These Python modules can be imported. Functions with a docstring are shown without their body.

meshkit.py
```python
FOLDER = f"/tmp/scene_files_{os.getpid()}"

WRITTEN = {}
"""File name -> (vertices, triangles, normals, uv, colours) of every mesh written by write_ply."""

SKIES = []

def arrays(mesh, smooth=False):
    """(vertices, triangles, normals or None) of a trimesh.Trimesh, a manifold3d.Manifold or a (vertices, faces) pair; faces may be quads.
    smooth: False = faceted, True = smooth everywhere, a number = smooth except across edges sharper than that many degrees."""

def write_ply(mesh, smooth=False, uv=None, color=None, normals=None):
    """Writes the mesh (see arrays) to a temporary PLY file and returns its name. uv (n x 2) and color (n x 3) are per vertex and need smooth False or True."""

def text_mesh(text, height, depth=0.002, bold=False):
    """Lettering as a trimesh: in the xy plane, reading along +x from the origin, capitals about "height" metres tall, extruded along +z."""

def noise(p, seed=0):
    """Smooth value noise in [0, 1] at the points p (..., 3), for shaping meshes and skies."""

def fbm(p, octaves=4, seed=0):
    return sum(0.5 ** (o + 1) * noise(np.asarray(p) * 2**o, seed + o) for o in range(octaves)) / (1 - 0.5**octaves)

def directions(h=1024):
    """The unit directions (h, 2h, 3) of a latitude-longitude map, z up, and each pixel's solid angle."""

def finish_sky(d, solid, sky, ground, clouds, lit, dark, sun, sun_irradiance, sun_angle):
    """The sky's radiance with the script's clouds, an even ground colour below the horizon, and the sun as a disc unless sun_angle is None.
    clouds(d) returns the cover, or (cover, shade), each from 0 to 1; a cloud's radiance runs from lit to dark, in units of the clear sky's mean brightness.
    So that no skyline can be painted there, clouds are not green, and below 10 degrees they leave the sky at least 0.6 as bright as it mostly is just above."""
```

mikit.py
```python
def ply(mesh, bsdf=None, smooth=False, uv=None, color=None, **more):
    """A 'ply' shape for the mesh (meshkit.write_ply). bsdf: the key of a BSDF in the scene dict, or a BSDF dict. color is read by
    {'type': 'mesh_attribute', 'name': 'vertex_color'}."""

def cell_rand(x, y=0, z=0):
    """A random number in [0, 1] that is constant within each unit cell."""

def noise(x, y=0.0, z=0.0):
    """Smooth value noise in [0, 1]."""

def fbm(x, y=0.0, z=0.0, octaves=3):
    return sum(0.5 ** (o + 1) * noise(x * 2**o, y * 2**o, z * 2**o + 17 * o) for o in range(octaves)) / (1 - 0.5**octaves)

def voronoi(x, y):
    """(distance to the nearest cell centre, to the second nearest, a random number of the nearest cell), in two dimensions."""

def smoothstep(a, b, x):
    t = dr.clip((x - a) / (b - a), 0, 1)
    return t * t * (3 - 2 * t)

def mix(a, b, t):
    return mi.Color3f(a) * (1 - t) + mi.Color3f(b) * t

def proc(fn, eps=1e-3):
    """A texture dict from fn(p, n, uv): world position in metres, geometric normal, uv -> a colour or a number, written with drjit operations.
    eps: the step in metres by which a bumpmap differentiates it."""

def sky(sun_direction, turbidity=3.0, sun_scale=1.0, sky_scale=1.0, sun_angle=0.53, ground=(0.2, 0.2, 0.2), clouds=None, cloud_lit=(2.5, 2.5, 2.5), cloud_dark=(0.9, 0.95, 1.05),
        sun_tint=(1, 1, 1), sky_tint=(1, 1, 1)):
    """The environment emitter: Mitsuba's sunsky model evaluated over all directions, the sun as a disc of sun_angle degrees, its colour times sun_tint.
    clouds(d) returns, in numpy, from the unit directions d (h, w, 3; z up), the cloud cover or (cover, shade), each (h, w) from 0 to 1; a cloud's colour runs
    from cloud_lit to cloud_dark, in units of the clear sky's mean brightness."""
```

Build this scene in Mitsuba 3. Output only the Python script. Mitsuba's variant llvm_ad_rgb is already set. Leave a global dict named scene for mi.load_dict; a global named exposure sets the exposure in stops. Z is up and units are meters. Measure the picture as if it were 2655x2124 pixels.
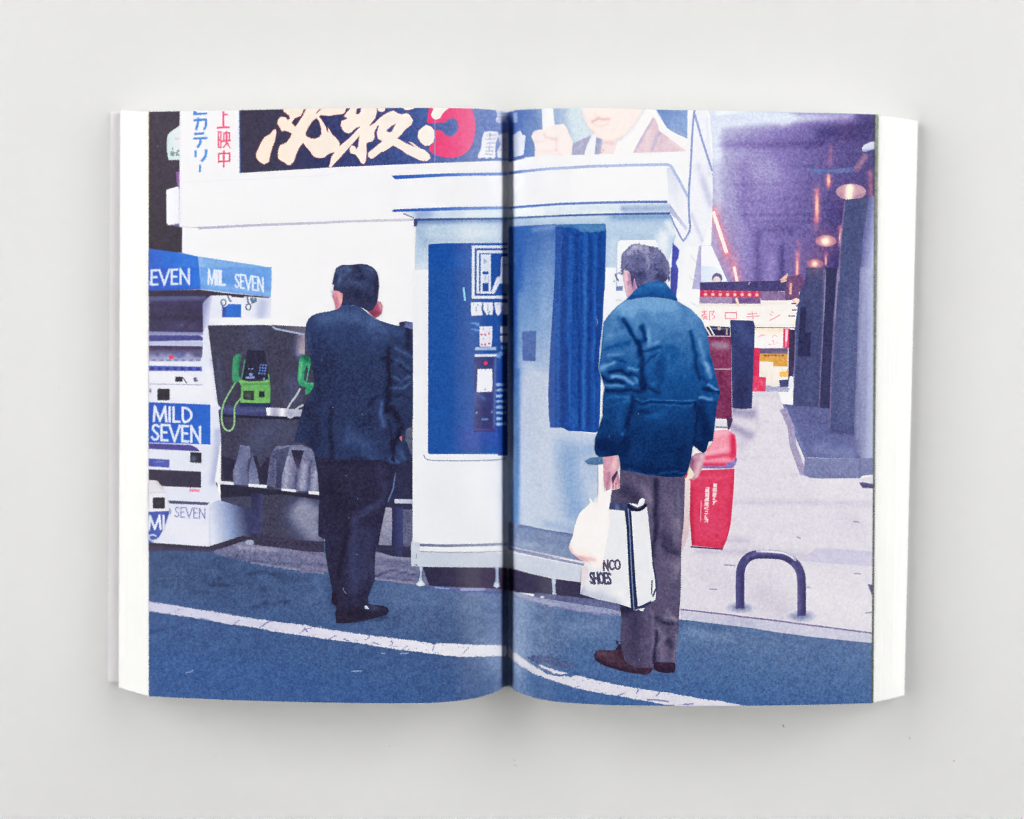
import math, random
import numpy as np
import shapely
from shapely.geometry import Polygon, LineString, Point
from scipy.interpolate import PchipInterpolator
import mapbox_earcut as earcut
import drjit as dr
import mitsuba as mi
import mikit, meshkit

T = mi.ScalarTransform4f
scene, labels = {}, {}

# ------------------------------------------------------------------ camera, lamps, exposure
K = 0.72                        # how near the camera stands, and with it how thick the book is
HC = 0.63 * K                   # camera height above the table
FPX = 5085.0 * K                  # focal length in units of the photograph's pixels (2655 wide)
scene['camera'] = {
    'type': 'thinlens', 'fov': 2 * math.degrees(math.atan(1327.5 / FPX)), 'fov_axis': 'x',
    'aperture_radius': 0.0036, 'focus_distance': 0.575 * K, 'near_clip': 0.05, 'far_clip': 20.0,
    'to_world': T().look_at(origin=[0, 0, HC], target=[0, 0, 0], up=[0, 1, 0])}
exposure = 0.0
LAMP_L, LAMP_R, AMB = 6.2, 6.2, 0.12
LX_, LY_, LZ_, LW_, LH_ = 1.10, .46, .80, .85, .32


def softbox(key, pos, target, w, h, power, label):
    """A studio softbox: a black shell with a glowing diffuser on its front."""
    z = np.array(target, float) - np.array(pos, float)
    z /= np.linalg.norm(z)
    x = np.cross([0, 0, 1.0], z); x /= np.linalg.norm(x)
    y = np.cross(z, x)

    def pt(a, b, c): return np.array(pos) + a * x + b * y + c * z
    fr = [pt(-w, -h, 0), pt(w, -h, 0), pt(w, h, 0), pt(-w, h, 0)]
    bk = [pt(-.15, -.15, -.35), pt(.15, -.15, -.35), pt(.15, .15, -.35), pt(-.15, .15, -.35)]
    rim = [pt(-w - .015, -h - .015, .02), pt(w + .015, -h - .015, .02), pt(w + .015, h + .015, .02), pt(-w - .015, h + .015, .02)]
    v = np.array(rim + bk)
    f = [[i, (i + 1) % 4, 4 + (i + 1) % 4, 4 + i] for i in range(4)] + [[4, 5, 6, 7]]
    scene[key + '__shell'] = mikit.ply((v, np.array(f)), 'black_cloth')
    scene[key + '__diffuser'] = {**mikit.ply((np.array(fr), np.array([[0, 1, 2, 3]])), 'white_cloth'),
                                 'emitter': {'type': 'area', 'radiance': {'type': 'rgb', 'value': power}}}
    labels[key] = {'label': label, 'category': 'studio lamp', 'group': 'softboxes lighting the table'}


scene['black_cloth'] = {'type': 'twosided', 'b': {'type': 'diffuse', 'reflectance': {'type': 'rgb', 'value': [.03, .03, .03]}}}
scene['white_cloth'] = {'type': 'twosided', 'b': {'type': 'diffuse', 'reflectance': {'type': 'rgb', 'value': [.8, .8, .8]}}}
softbox('softbox', (-LX_, LY_, LZ_), (0, LY_, 0), LW_, LH_, [LAMP_L * c for c in (1.0, .998, .992)], 'black softbox lamp at the left of the book, outside the frame')
softbox('softbox_001', (LX_, LY_, LZ_), (0, LY_, 0), LW_, LH_, [LAMP_R * c for c in (1.0, .998, .992)], 'black softbox lamp at the right of the book, outside the frame')
scene['room_light'] = {'type': 'constant', 'radiance': {'type': 'rgb', 'value': [AMB, AMB, AMB * 1.01]}}

# ------------------------------------------------------------------ materials
GRAIN, MOTTLE = 1.0, .40
PAL = []                        # the ink chart: every ink is three tones, grain and mottle


def ink_fn(p, n, uv):
    fl = dr.clip(dr.floor(uv.x), 0, NINK - 1)
    i = mi.UInt32(fl)
    tint = dr.clip((uv.x - fl - .02) / .96, 0, 1)
    t = dr.clip(uv.y, 0, 1)

    def g(k): return dr.gather(mi.Float, CH[k], i)
    sx, sy = p.x * 3400, p.y * 3400
    n1 = mikit.noise(sx, sy, 3) - .5
    n2 = mikit.noise(sx * .55 + 31, sy * .55, 9) - .5
    n3 = mikit.noise(sx * .8 + 11, sy * .8 + 5, 21) - .5
    low = mikit.fbm(p.x * 420, p.y * 620, 2.0, octaves=3) - .5
    lum = (n1 + n2) * g(9) + low * g(10)
    a, b = dr.clip(t * 2, 0, 1), dr.clip(t * 2 - 1, 0, 1)
    out = []
    for c in range(3):
        v = dr.lerp(dr.lerp(g(c), g(3 + c), a), g(6 + c), b)
        v = dr.lerp(v, g(11 + c), tint)
        tone_ = .25 + 3.0 * v * (1 - v)
        v = v + lum * tone_ + (n3 * (1 - c), n2 * .3 - n3 * .3, n1 * .4 - n3 * .7)[c] * g(9) * .5 * tone_
        out.append(dr.power(dr.clip(v, .01, 1), 2.2) * .88)
    return mi.Color3f(*out)


scene['printed_ink'] = {'type': 'principled', 'base_color': mikit.proc(ink_fn), 'roughness': .30, 'specular': .10}
scene['paper'] = {'type': 'twosided', 'b': {'type': 'principled', 'base_color': mikit.proc(
    lambda p, n, uv: mikit.mix((.88, .88, .862), (.845, .843, .825), mikit.fbm(p.x * 900, p.y * 60, p.z * 3000))), 'roughness': .7, 'specular': .3}}
scene['card'] = {'type': 'twosided', 'b': {'type': 'principled', 'base_color': mikit.proc(
    lambda p, n, uv: mikit.mix((.80, .775, .785), (.74, .72, .73), mikit.fbm(p.x * 300, p.y * 90, 0))), 'roughness': .5, 'specular': .4}}


def table_col(p, n, uv):
    s = mikit.fbm(p.x * 9, p.y * 9, 1.0, octaves=4) - .5
    d = mikit.fbm(p.x * 300, p.y * 300, 5.0, octaves=2) - .5
    c = mi.Color3f(.645, .645, .635) * (1 + s * .05 + d * .015)
    return c


scene['table_paint'] = {'type': 'principled', 'base_color': mikit.proc(table_col), 'roughness': .55, 'specular': .3}
scene['dark_dust'] = {'type': 'diffuse', 'reflectance': {'type': 'rgb', 'value': [.08, .07, .06]}}

# ------------------------------------------------------------------ the table
S_ = 1.6
scene['table_top'] = mikit.ply((np.array([[-S_, -S_, 0], [S_, -S_, 0], [S_, S_, 0], [-S_, S_, 0]]), np.array([[0, 1, 2, 3]])), 'table_paint')
labels['table_top'] = {'label': 'smooth pale grey table surface under the open book', 'kind': 'structure'}

# ------------------------------------------------------------------ the book's shape
# profile of the upper leaves across the spread (photograph columns), head and tail edge of the leaf
LX = [386, 500, 620, 840, 980, 1100, 1160, 1200, 1240, 1265, 1285, 1299, 1304, 1318.5]
LT = [290, 288, 286, 281.5, 280.5, 280, 280.3, 281, 282.3, 284, 286, 288, 290, 291]
LB = [1805.5, 1811, 1816, 1821.7, 1823.5, 1823, 1820, 1815.5, 1808.5, 1801, 1793.5, 1787, 1782.5, 1779]
LZ = [.0181, .0213, .0243, .0283, .0292, .0290, .0276, .0254, .0220, .0189, .0158, .0132, .0040, .0022]
RX = [1318.5, 1330, 1336, 1352, 1372, 1400, 1440, 1500, 1600, 1700, 1900, 2100, 2262, 2274]
RT = [291, 288.5, 286.5, 285, 284, 283, 282, 281, 282.5, 285, 288.5, 293, 297.3, 298]
RB = [1779, 1783, 1789, 1796, 1804, 1811.5, 1818.5, 1823.5, 1828, 1829, 1829.5, 1827, 1822.5, 1822]
RZ = [.0022, .0032, .0125, .0158, .0188, .0226, .0262, .0288, .0298, .0297, .0290, .0268, .0232, .0226]


class Leaf:
    """One open page: maps photograph columns and rows onto the curved sheet."""

    def __init__(self, X, Tp, B, Z, cols):
        self.t, self.b, self.zf = (PchipInterpolator(X, a) for a in (Tp, B, np.array(Z) * K))
        self.cols = np.array(cols, float)
        self.z = self.zf(self.cols)
        self.x = (self.cols - 1327.5) / FPX * (HC - self.z)
        sl = np.gradient(self.z, self.x)
        nn = np.stack([-sl, sl * 0, np.ones_like(sl)], 1)
        self.n = nn / np.linalg.norm(nn, axis=1, keepdims=True)
        self.outline = Polygon([(c, self.t(c)) for c in self.cols] + [(c, self.b(c)) for c in self.cols[::-1]])
        self.edge = None

    def clip_edge(self, poly):
        self.outline = self.outline.intersection(poly)
        return self

    def at(self, px, py, off):
        px = np.clip(px, self.cols[0], self.cols[-1])
        k = np.clip(np.searchsorted(self.cols, px, side='right') - 1, 0, len(self.cols) - 2)
        w = ((px - self.cols[k]) / (self.cols[k + 1] - self.cols[k]))[:, None]
        a = np.stack([self.x[k], self.z[k]], 1) * (1 - w) + np.stack([self.x[k + 1], self.z[k + 1]], 1) * w
        y = (1062 - py) / FPX * (HC - a[:, 1])
        n = self.n[k] * (1 - w) + self.n[k + 1] * w
        n /= np.linalg.norm(n, axis=1, keepdims=True)
        return np.stack([a[:, 0], y, a[:, 1]], 1) + n * off, n


LEFT = Leaf(LX, LT, LB, LZ, np.concatenate([np.arange(386, 1178, 12), np.arange(1178, 1286, 6), np.arange(1286, 1317.5, 2), [1318.5]]))
RIGHT = Leaf(RX, RT, RB, RZ, np.concatenate([[1318.5], np.arange(1320, 1354, 2), np.arange(1354, 1460, 6), np.arange(1460, 2270, 12), [2276]]))
RIGHT.clip_edge(Polygon([(1300, 200), (2275, 200), (2275, 298), (2267, 1100), (2262, 1822), (2262, 1900), (1300, 1900)]))


def block(leaf, fore, skew, sink=.00025, rows=40):
    """The stack of leaves under one page: its upper leaf, the fanned fore edge, the head and the tail. fore: (column, z, head shift, tail shift) down the fan."""
    cols = leaf.cols
    pts = [(c, z - sink, leaf.t(c), leaf.b(c)) for c, z in zip(cols, leaf.z)]
    pts = pts + fore if fore[0][0] > cols[0] else fore[::-1] + pts
    P = np.array([[q[0], q[1], q[2], q[3]] for q in pts], float)
    n = len(P)
    tv = np.linspace(0, 1, rows)
    v = []
    for c, z, a, b in P:
        for s in tv:
            py = a + (b - a) * s
            px = c + skew(c, s)
            v.append([(px - 1327.5) / FPX * (HC - z), (1062 - py) / FPX * (HC - z), z])
    v = np.array(v)
    f = []
    for i in range(n - 1):
        for j in range(rows - 1):
            f.append([i * rows + j, i * rows + j + 1, (i + 1) * rows + j + 1, (i + 1) * rows + j])
    base = len(v)
    low = v.copy().reshape(n, rows, 3)[:, [0, -1]].reshape(-1, 3)
    low[:, 2] = .0009
    v = np.vstack([v, low])
    for i in range(n - 1):
        f.append([i * rows, (i + 1) * rows, base + 2 * (i + 1), base + 2 * i])
        f.append([i * rows + rows - 1, base + 2 * i + 1, base + 2 * (i + 1) + 1, (i + 1) * rows + rows - 1])
    return (v, np.array(f))


def fan(c0, z0, t0, b0, c1, z1, t1, b1, n, seed, bulge=.35):
    """Leaf after leaf down the fore edge, each a small step."""
    rng = np.random.default_rng(seed)
    out = []
    for k in range(1, n + 1):
        s = k / n
        q = s + bulge * s * (1 - s)
        j = rng.uniform(-.35, .35) * abs(c1 - c0) / n
        za = z0 + (z1 - z0) * s
        ta, ba = t0 + (t1 - t0) * q, b0 + (b1 - b0) * q
        c = c0 + (c1 - c0) * q
        out.append((c + j, za + .35 * (z0 - z1) / n, ta, ba))
        out.append((c + j, za, ta, ba))
    return out


BOOK = 'open_book'
labels[BOOK] = {'label': 'open thick paperback photo book showing a colour street picture across both pages', 'category': 'book'}
scene[BOOK + '__page_block'] = mikit.ply(block(LEFT, fan(386, .0181 * K, 290, 1805.5, 311, .0035 * K, 287, 1782, 34, 1), lambda c, s: -4 * max(0, (386 - c) / 75) * (s - .2)), 'paper')
scene[BOOK + '__page_block_001'] = mikit.ply(block(RIGHT, fan(2276, .0226 * K, 298, 1822, 2366, .0035 * K, 314, 1803, 34, 2), lambda c, s: (-13 * s * (c > 2262)) - (max(0, c - 2276) / 90) * (22 * s - 13)), 'paper')
labels[BOOK + '__page_block'] = {'label': 'white fanned leaf edges of the left half'}
labels[BOOK + '__page_block_001'] = {'label': 'white fanned leaf edges of the right half'}


def cover():
    xs = [(283, 1), (300, 1), (330, .8), (1310, .3), (1330, .3), (2320, .8), (2345, 1)]
    v, f = [], []
    for c, _ in xs:
        z = .0008
        for py in (322, 1788) if c > 1320 else (290, 1768):
            sk = 0 if c > 1000 else (-3 if py > 1000 else 3)
            for zz in (z, .0001):
                v.append([(c + sk - (14 if c > 2000 and py > 1000 else 0) - 1327.5) / FPX * (HC - zz), (1062 - py) / FPX * (HC - zz), zz])
    for i in range(len(xs) - 1):
        a, b = 4 * i, 4 * i + 4
        f += [[a, a + 2, b + 2, b], [a, b, b + 1, a + 1], [a + 2, a + 3, b + 3, b + 2]]
    e = 4 * (len(xs) - 1)
    f += [[0, 1, 3, 2], [e, e + 2, e + 3, e + 1]]
    return np.array(v), np.array(f)


scene[BOOK + '__cover'] = mikit.ply(cover(), 'card')
labels[BOOK + '__cover'] = {'label': 'pale soft cover showing as a thin strip at the left'}

# ------------------------------------------------------------------ ink on the pages: one mesh per printed thing
FR = {c + r: (x, y, 3.45) for c, x in zip('ABCD', (240, 780, 1300, 1800)) for r, y in zip('1234', (250, 700, 1150, 1500))}
FR |= {'E1': (380, 280, 7.187), 'E2': (640, 270, 7.187), 'E3': (900, 270, 5.39), 'E4': (1180, 600, 6.9), 'E5': (1200, 830, 5.39),
       'E6': (1790, 750, 6.9), 'E7': (380, 600, 6.9), 'S': (0, 0, 1.0)}
GROUPS, ORDER = {}, []
STATE = {'key': None, 'leaf': None, 'layer': 0}


def begin(leaf, name, label=None):
    page = 'left_page' if leaf is LEFT else 'right_page'
    key = f'{BOOK}__{page}__{name}'
    k, i = key, 0
    while k in GROUPS:
        i += 1
        k = f'{key}_{i:03d}'
    GROUPS[k] = []
    if label:
        labels[k] = {'label': label}
    STATE['key'], STATE['leaf'] = k, leaf


def pts(s):
    out, fr = [], None
    for w in s.split():
        if ',' not in w:
            fr = FR[w]
            continue
        a, b = w.split(',')
        out.append((fr[0] + float(a) / fr[2], fr[1] + float(b) / fr[2]))
    return np.array(out)


def scale_of(s):
    return FR[s.split()[0]][2]


def chaikin(p, n=2, closed=True):
    for _ in range(n):
        q = np.roll(p, -1, 0) if closed else p[1:]
        a = p if closed else p[:-1]
        r = np.empty((2 * len(a), 2))
        r[0::2], r[1::2] = a * .75 + q * .25, a * .25 + q * .75
        p = r if closed else np.vstack([p[:1], r, p[-1:]])
    return p


def poly(s, smooth=0, holes=()):
    g = Polygon(chaikin(pts(s), smooth) if smooth else pts(s), [chaikin(pts(h), smooth) if smooth else pts(h) for h in holes])
    return g if g.is_valid else g.buffer(0)


def line(s, w, smooth=0, cap='flat'):
    p = pts(s)
    if smooth:
        p = chaikin(p, smooth, False)
    return LineString(p).buffer(w / 2 / scale_of(s), cap_style=cap, join_style='round', quad_segs=4)


def ell(s, rx, ry):
    (x, y), k = pts(s)[0], scale_of(s)
    a = np.linspace(0, 2 * np.pi, 28, endpoint=False)
    return Polygon(np.stack([x + rx / k * np.cos(a), y + ry / k * np.sin(a)], 1))


def rough(g, amp=1.2, seed=1, step=3.0):
    """The same outline, worn: its edge wanders a little."""
    rng = np.random.default_rng(seed)

    def wob(r):
        c = np.array(shapely.segmentize(LineString(r), step).coords)
        return c + rng.normal(0, amp, c.shape)
    parts = [Polygon(wob(q.exterior.coords)).buffer(0) for q in getattr(g, 'geoms', [g])]
    return shapely.union_all(parts)


def lin(s):
    a, b = pts(s)
    d = b - a
    L = d @ d
    return lambda x, y: np.clip(((x - a[0]) * d[0] + (y - a[1]) * d[1]) / L, 0, 1)


def rad(s, r, ry=None, power=1.0):
    (cx, cy), k = pts(s)[0], scale_of(s)
    rx, ry = r / k, (ry or r) / k
    return lambda x, y: np.clip(1 - np.hypot((x - cx) / rx, (y - cy) / ry), 0, 1) ** power


def fld(base, *strokes, warp=0.0, crease=0.0, size=(26, 26)):
    """A tone field: a base (number or function) plus soft strokes (path, width, amount); warp bends the strokes, crease adds fine folds of a size."""
    items = [(LineString(pts(s)) if len(pts(s)) > 1 else Point(pts(s)[0]), w / scale_of(s), a) for s, w, a in strokes]

    def f(x, y):
        t = base(x, y) if callable(base) else np.full(len(x), float(base))
        if crease:
            q = np.stack([x / size[0], y / size[1], x * 0 + 4.5], 1)
            w0 = meshkit.noise(q * .6, 5) * 2.2
            t = t + crease * (.45 - np.abs(2 * meshkit.noise(q + w0[:, None], 2) - 1)) + crease * .8 * (meshkit.noise(q * 2.3, 8) - .5)
        if warp:
            q = np.stack([x / 34, y / 34, x * 0 + 1.5], 1)
            x, y = x + warp * (2 * meshkit.fbm(q, 2, 3) - 1), y + warp * (2 * meshkit.fbm(q, 2, 11) - 1)
        P = shapely.points(x, y)
        for g, w, a in items:
            t = t + a * np.exp(-(shapely.distance(P, g) / w) ** 2)
        return np.clip(t, 0, 1)
    return f


def triangulate(g):
    if g.is_empty or g.area < 1e-3:
        return None
    rings = [np.array(g.exterior.coords)[:-1]] + [np.array(r.coords)[:-1] for r in g.interiors]
    v = np.vstack(rings)
    if len(rings) == 1 and len(v) == 4 and abs(g.convex_hull.area - g.area) < 1e-6:
        return v, np.array([[0, 1, 2], [0, 2, 3]])
    ends = np.cumsum([len(r) for r in rings]).astype(np.uint32)
    return v, earcut.triangulate_float64(v, ends).reshape(-1, 3).astype(int)


def ink(g, c0, c1=None, c2=None, t=0.0, g_=.05, m=.03, cell=None, c3=None, t2=None):
    """Prints the shape g in one ink. t: tone (number or function of column and row), g_: grain, m: mottle, cell: rows of this height for tone fields,
    c3 and t2: a second hue and its field."""
    if isinstance(g, str):
        g = poly(g)
    leaf = STATE['leaf']
    g = g.intersection(leaf.outline)
    if g.is_empty:
        return
    c2 = c2 or c1 or c0
    c1m = tuple((np.array(c0) + np.array(c1)) / 2) if c1 and c2 == c1 else (c1 or c0)
    PAL.append([*(np.array(c0) / 255), *(np.array(c1m) / 255), *(np.array(c2) / 255), g_ * GRAIN, m * MOTTLE, *(np.array(c3 or c0) / 255)])
    idx = len(PAL) - 1
    STATE['layer'] += 1
    off = STATE['layer'] * 1.0e-6
    x0, y0, x1, y1 = g.bounds
    cols = leaf.cols[(leaf.cols > x0) & (leaf.cols < x1)]
    if cell:
        cols = np.unique(np.concatenate([cols, np.arange(x0 + cell, x1 - cell * .3, cell)]))
    cx = np.concatenate([[x0], cols, [x1]])
    ry = np.arange(y0, y1 + cell, cell) if cell else np.array([y0, y1 + 1e-6])
    A, B = np.meshgrid(cx[:-1], ry[:-1], indexing='ij')
    C, D = np.meshgrid(cx[1:], ry[1:], indexing='ij')
    boxes = shapely.box(A.ravel(), B.ravel(), C.ravel(), D.ravel())
    shapely.prepare(g)
    inside = shapely.contains_properly(g, boxes)
    todo = shapely.intersects(g, boxes) & ~inside
    pieces = list(boxes[inside])
    for q in shapely.intersection(g, boxes[todo]):
        pieces += [h for h in getattr(q, 'geoms', [q]) if h.geom_type == 'Polygon']
    V, F, n = [], [], 0
    for q in pieces:
        r = triangulate(q)
        if r is None:
            continue
        V.append(r[0]); F.append(r[1] + n); n += len(r[0])
    if not V:
        return
    V, F = np.vstack(V), np.vstack(F)
    a, b, c = V[F[:, 0]], V[F[:, 1]], V[F[:, 2]]
    cr = (b[:, 0] - a[:, 0]) * (c[:, 1] - a[:, 1]) - (b[:, 1] - a[:, 1]) * (c[:, 0] - a[:, 0])
    F = np.where((cr > 0)[:, None], F[:, ::-1], F)          # rows run downwards: turn every face up
    tone = t(V[:, 0], V[:, 1]) if callable(t) else np.full(len(V), float(t))
    P, N = leaf.at(V[:, 0], V[:, 1], off)
    hue = idx + .02 + .96 * (t2(V[:, 0], V[:, 1]) if t2 else np.zeros(len(V)))
    GROUPS[STATE['key']].append((P, F, N, np.stack([hue, tone], 1)))


def inks(gs, *a, **k):
    ink(shapely.union_all([poly(q) if isinstance(q, str) else q for q in gs]), *a, **k)


GLYPH = {'M': (1.1, ['0,1 .1,0 .5,.95 .9,0 1,1']), 'I': (.25, ['.5,0 .5,1']), 'L': (.6, ['.1,0 .1,1 .95,1']), 'D': (.95, ['.1,0 .1,1 .5,1 .9,.7 .9,.3 .5,0 .1,0']),
         'S': (.62, ['.95,.12 .6,0 .2,.08 .1,.28 .35,.45 .75,.58 .95,.78 .7,.98 .3,1 .02,.85']), 'E': (.6, ['.1,0 .1,1 .95,1', '.1,.48 .8,.48', '.1,0 .92,0']),
         'V': (.9, ['0,0 .5,1 1,0']), 'N': (.95, ['.1,1 .1,0 .9,1 .9,0']), 'C': (.85, ['.95,.15 .6,0 .2,.15 .05,.5 .2,.85 .6,1 .95,.85']),
         'O': (1.0, ['.5,0 .15,.15 .03,.5 .15,.85 .5,1 .85,.85 .97,.5 .85,.15 .5,0']), 'H': (.95, ['.1,0 .1,1', '.9,0 .9,1', '.1,.5 .9,.5']), ' ': (.4, []),
         'A': (.9, ['0,1 .5,0 1,1', '.2,.65 .8,.65']), 'Y': (.8, ['0,0 .5,.5 1,0', '.5,.5 .5,1']), 'R': (.75, ['.1,1 .1,0 .7,0 .9,.25 .7,.5 .1,.5', '.5,.5 .95,1']),
         'W': (1.2, ['0,0 .25,1 .5,.1 .75,1 1,0']), 'K': (.8, ['.1,0 .1,1', '.9,0 .1,.6', '.35,.42 .95,1'])}


def text(word, corners, w, gap=.16):
    """Lettering as drawn strokes. corners: top left, top right, bottom left of the line of text."""
    a, b, c = pts(corners)
    k = scale_of(corners)
    tot = sum(GLYPH[ch][0] + gap for ch in word) - gap
    out, x = [], 0
    for ch in word:
        wd, st = GLYPH[ch]
        for s in st:
            q = np.array([[float(e) for e in w_.split(',')] for w_ in s.split()])
            if ch in 'SCOD':
                q = chaikin(q, 2, False)
            u = (x + q[:, 0] * wd) / tot
            out.append(LineString(a + u[:, None] * (b - a) + q[:, 1:] * (c - a)).buffer(w / 2 / k, cap_style='square', join_style='mitre', mitre_limit=1.6, quad_segs=3))
        x += wd + gap
    return shapely.union_all(out)


# ---- left page: the printed picture, from back to front
WH = (244, 243, 245)
begin(LEFT, 'printed_wall', 'printed white wall of the street picture, grey joint line across it')
ink('S 380,270 1330,270 1330,1840 380,1840', WH, t=0, g_=.012, m=.008)
ink(line('A1 890,1182 1480,1152 2070,1130 B1 460,1117 1005,1104', 22), (176, 176, 202), (205, 203, 214), t=lin('A1 890,1180 B1 900,1120'), g_=.08)
ink(line('A1 780,770 1400,742 2070,708 B1 300,690', 8), (236, 236, 243), g_=.01)
ink(line('A1 775,1168 890,1180', 16), (130, 130, 175))
ink('A1 780,1165 800,1172 803,1400 950,1435 950,1180', (240, 240, 246), WH, t=lin('A1 803,1300 900,1300'), g_=.015)
ink('A1 775,140 800,140 795,1165 775,1165', (236, 232, 246), WH, t=lin('A1 778,600 800,600'), g_=.015)

begin(LEFT, 'printed_alley', 'printed dark gap beside the wall with a pale lantern sign')
ink('A1 480,120 780,120 778,700 762,780 778,800 776,1168 803,1178 800,1400 480,1368', (64, 57, 68), (72, 64, 78), t=lin('A1 500,1300 780,300'), g_=.06)
ink('A1 745,680 779,668 778,800 765,800 752,770', (128, 84, 150), (160, 120, 180), t=lin('A1 748,700 778,700'), g_=.05)
ink('A1 780,262 735,292 690,325 670,350 665,400 665,480 680,570 782,568', (206, 226, 228), (232, 238, 240), t=fld(.9, ('A1 668,350 672,480 690,570 780,570', 40, -.7)), cell=6, g_=.02)
inks([ell('E1 485,855', 42, 48), ell('E1 485,765', 18, 22), ell('E1 565,850', 26, 40), ell('E1 590,800', 26, 20), ell('E1 600,880', 22, 16), ell('E1 470,830', 24, 26)], (120, 142, 142), (170, 190, 190), t=.3, g_=.12)
inks([ell('E1 548,580', 22, 22), ell('E1 598,580', 18, 22)], (236, 205, 205), g_=.03)
ink('A1 660,838 690,828 765,805 775,830 775,1140 720,1148 675,1152 662,1130', (240, 239, 249), (246, 246, 250), t=lin('A1 775,900 700,900'), g_=.015)
ink('A1 690,1150 775,1135 776,1168 730,1160', (110, 110, 155))

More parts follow.
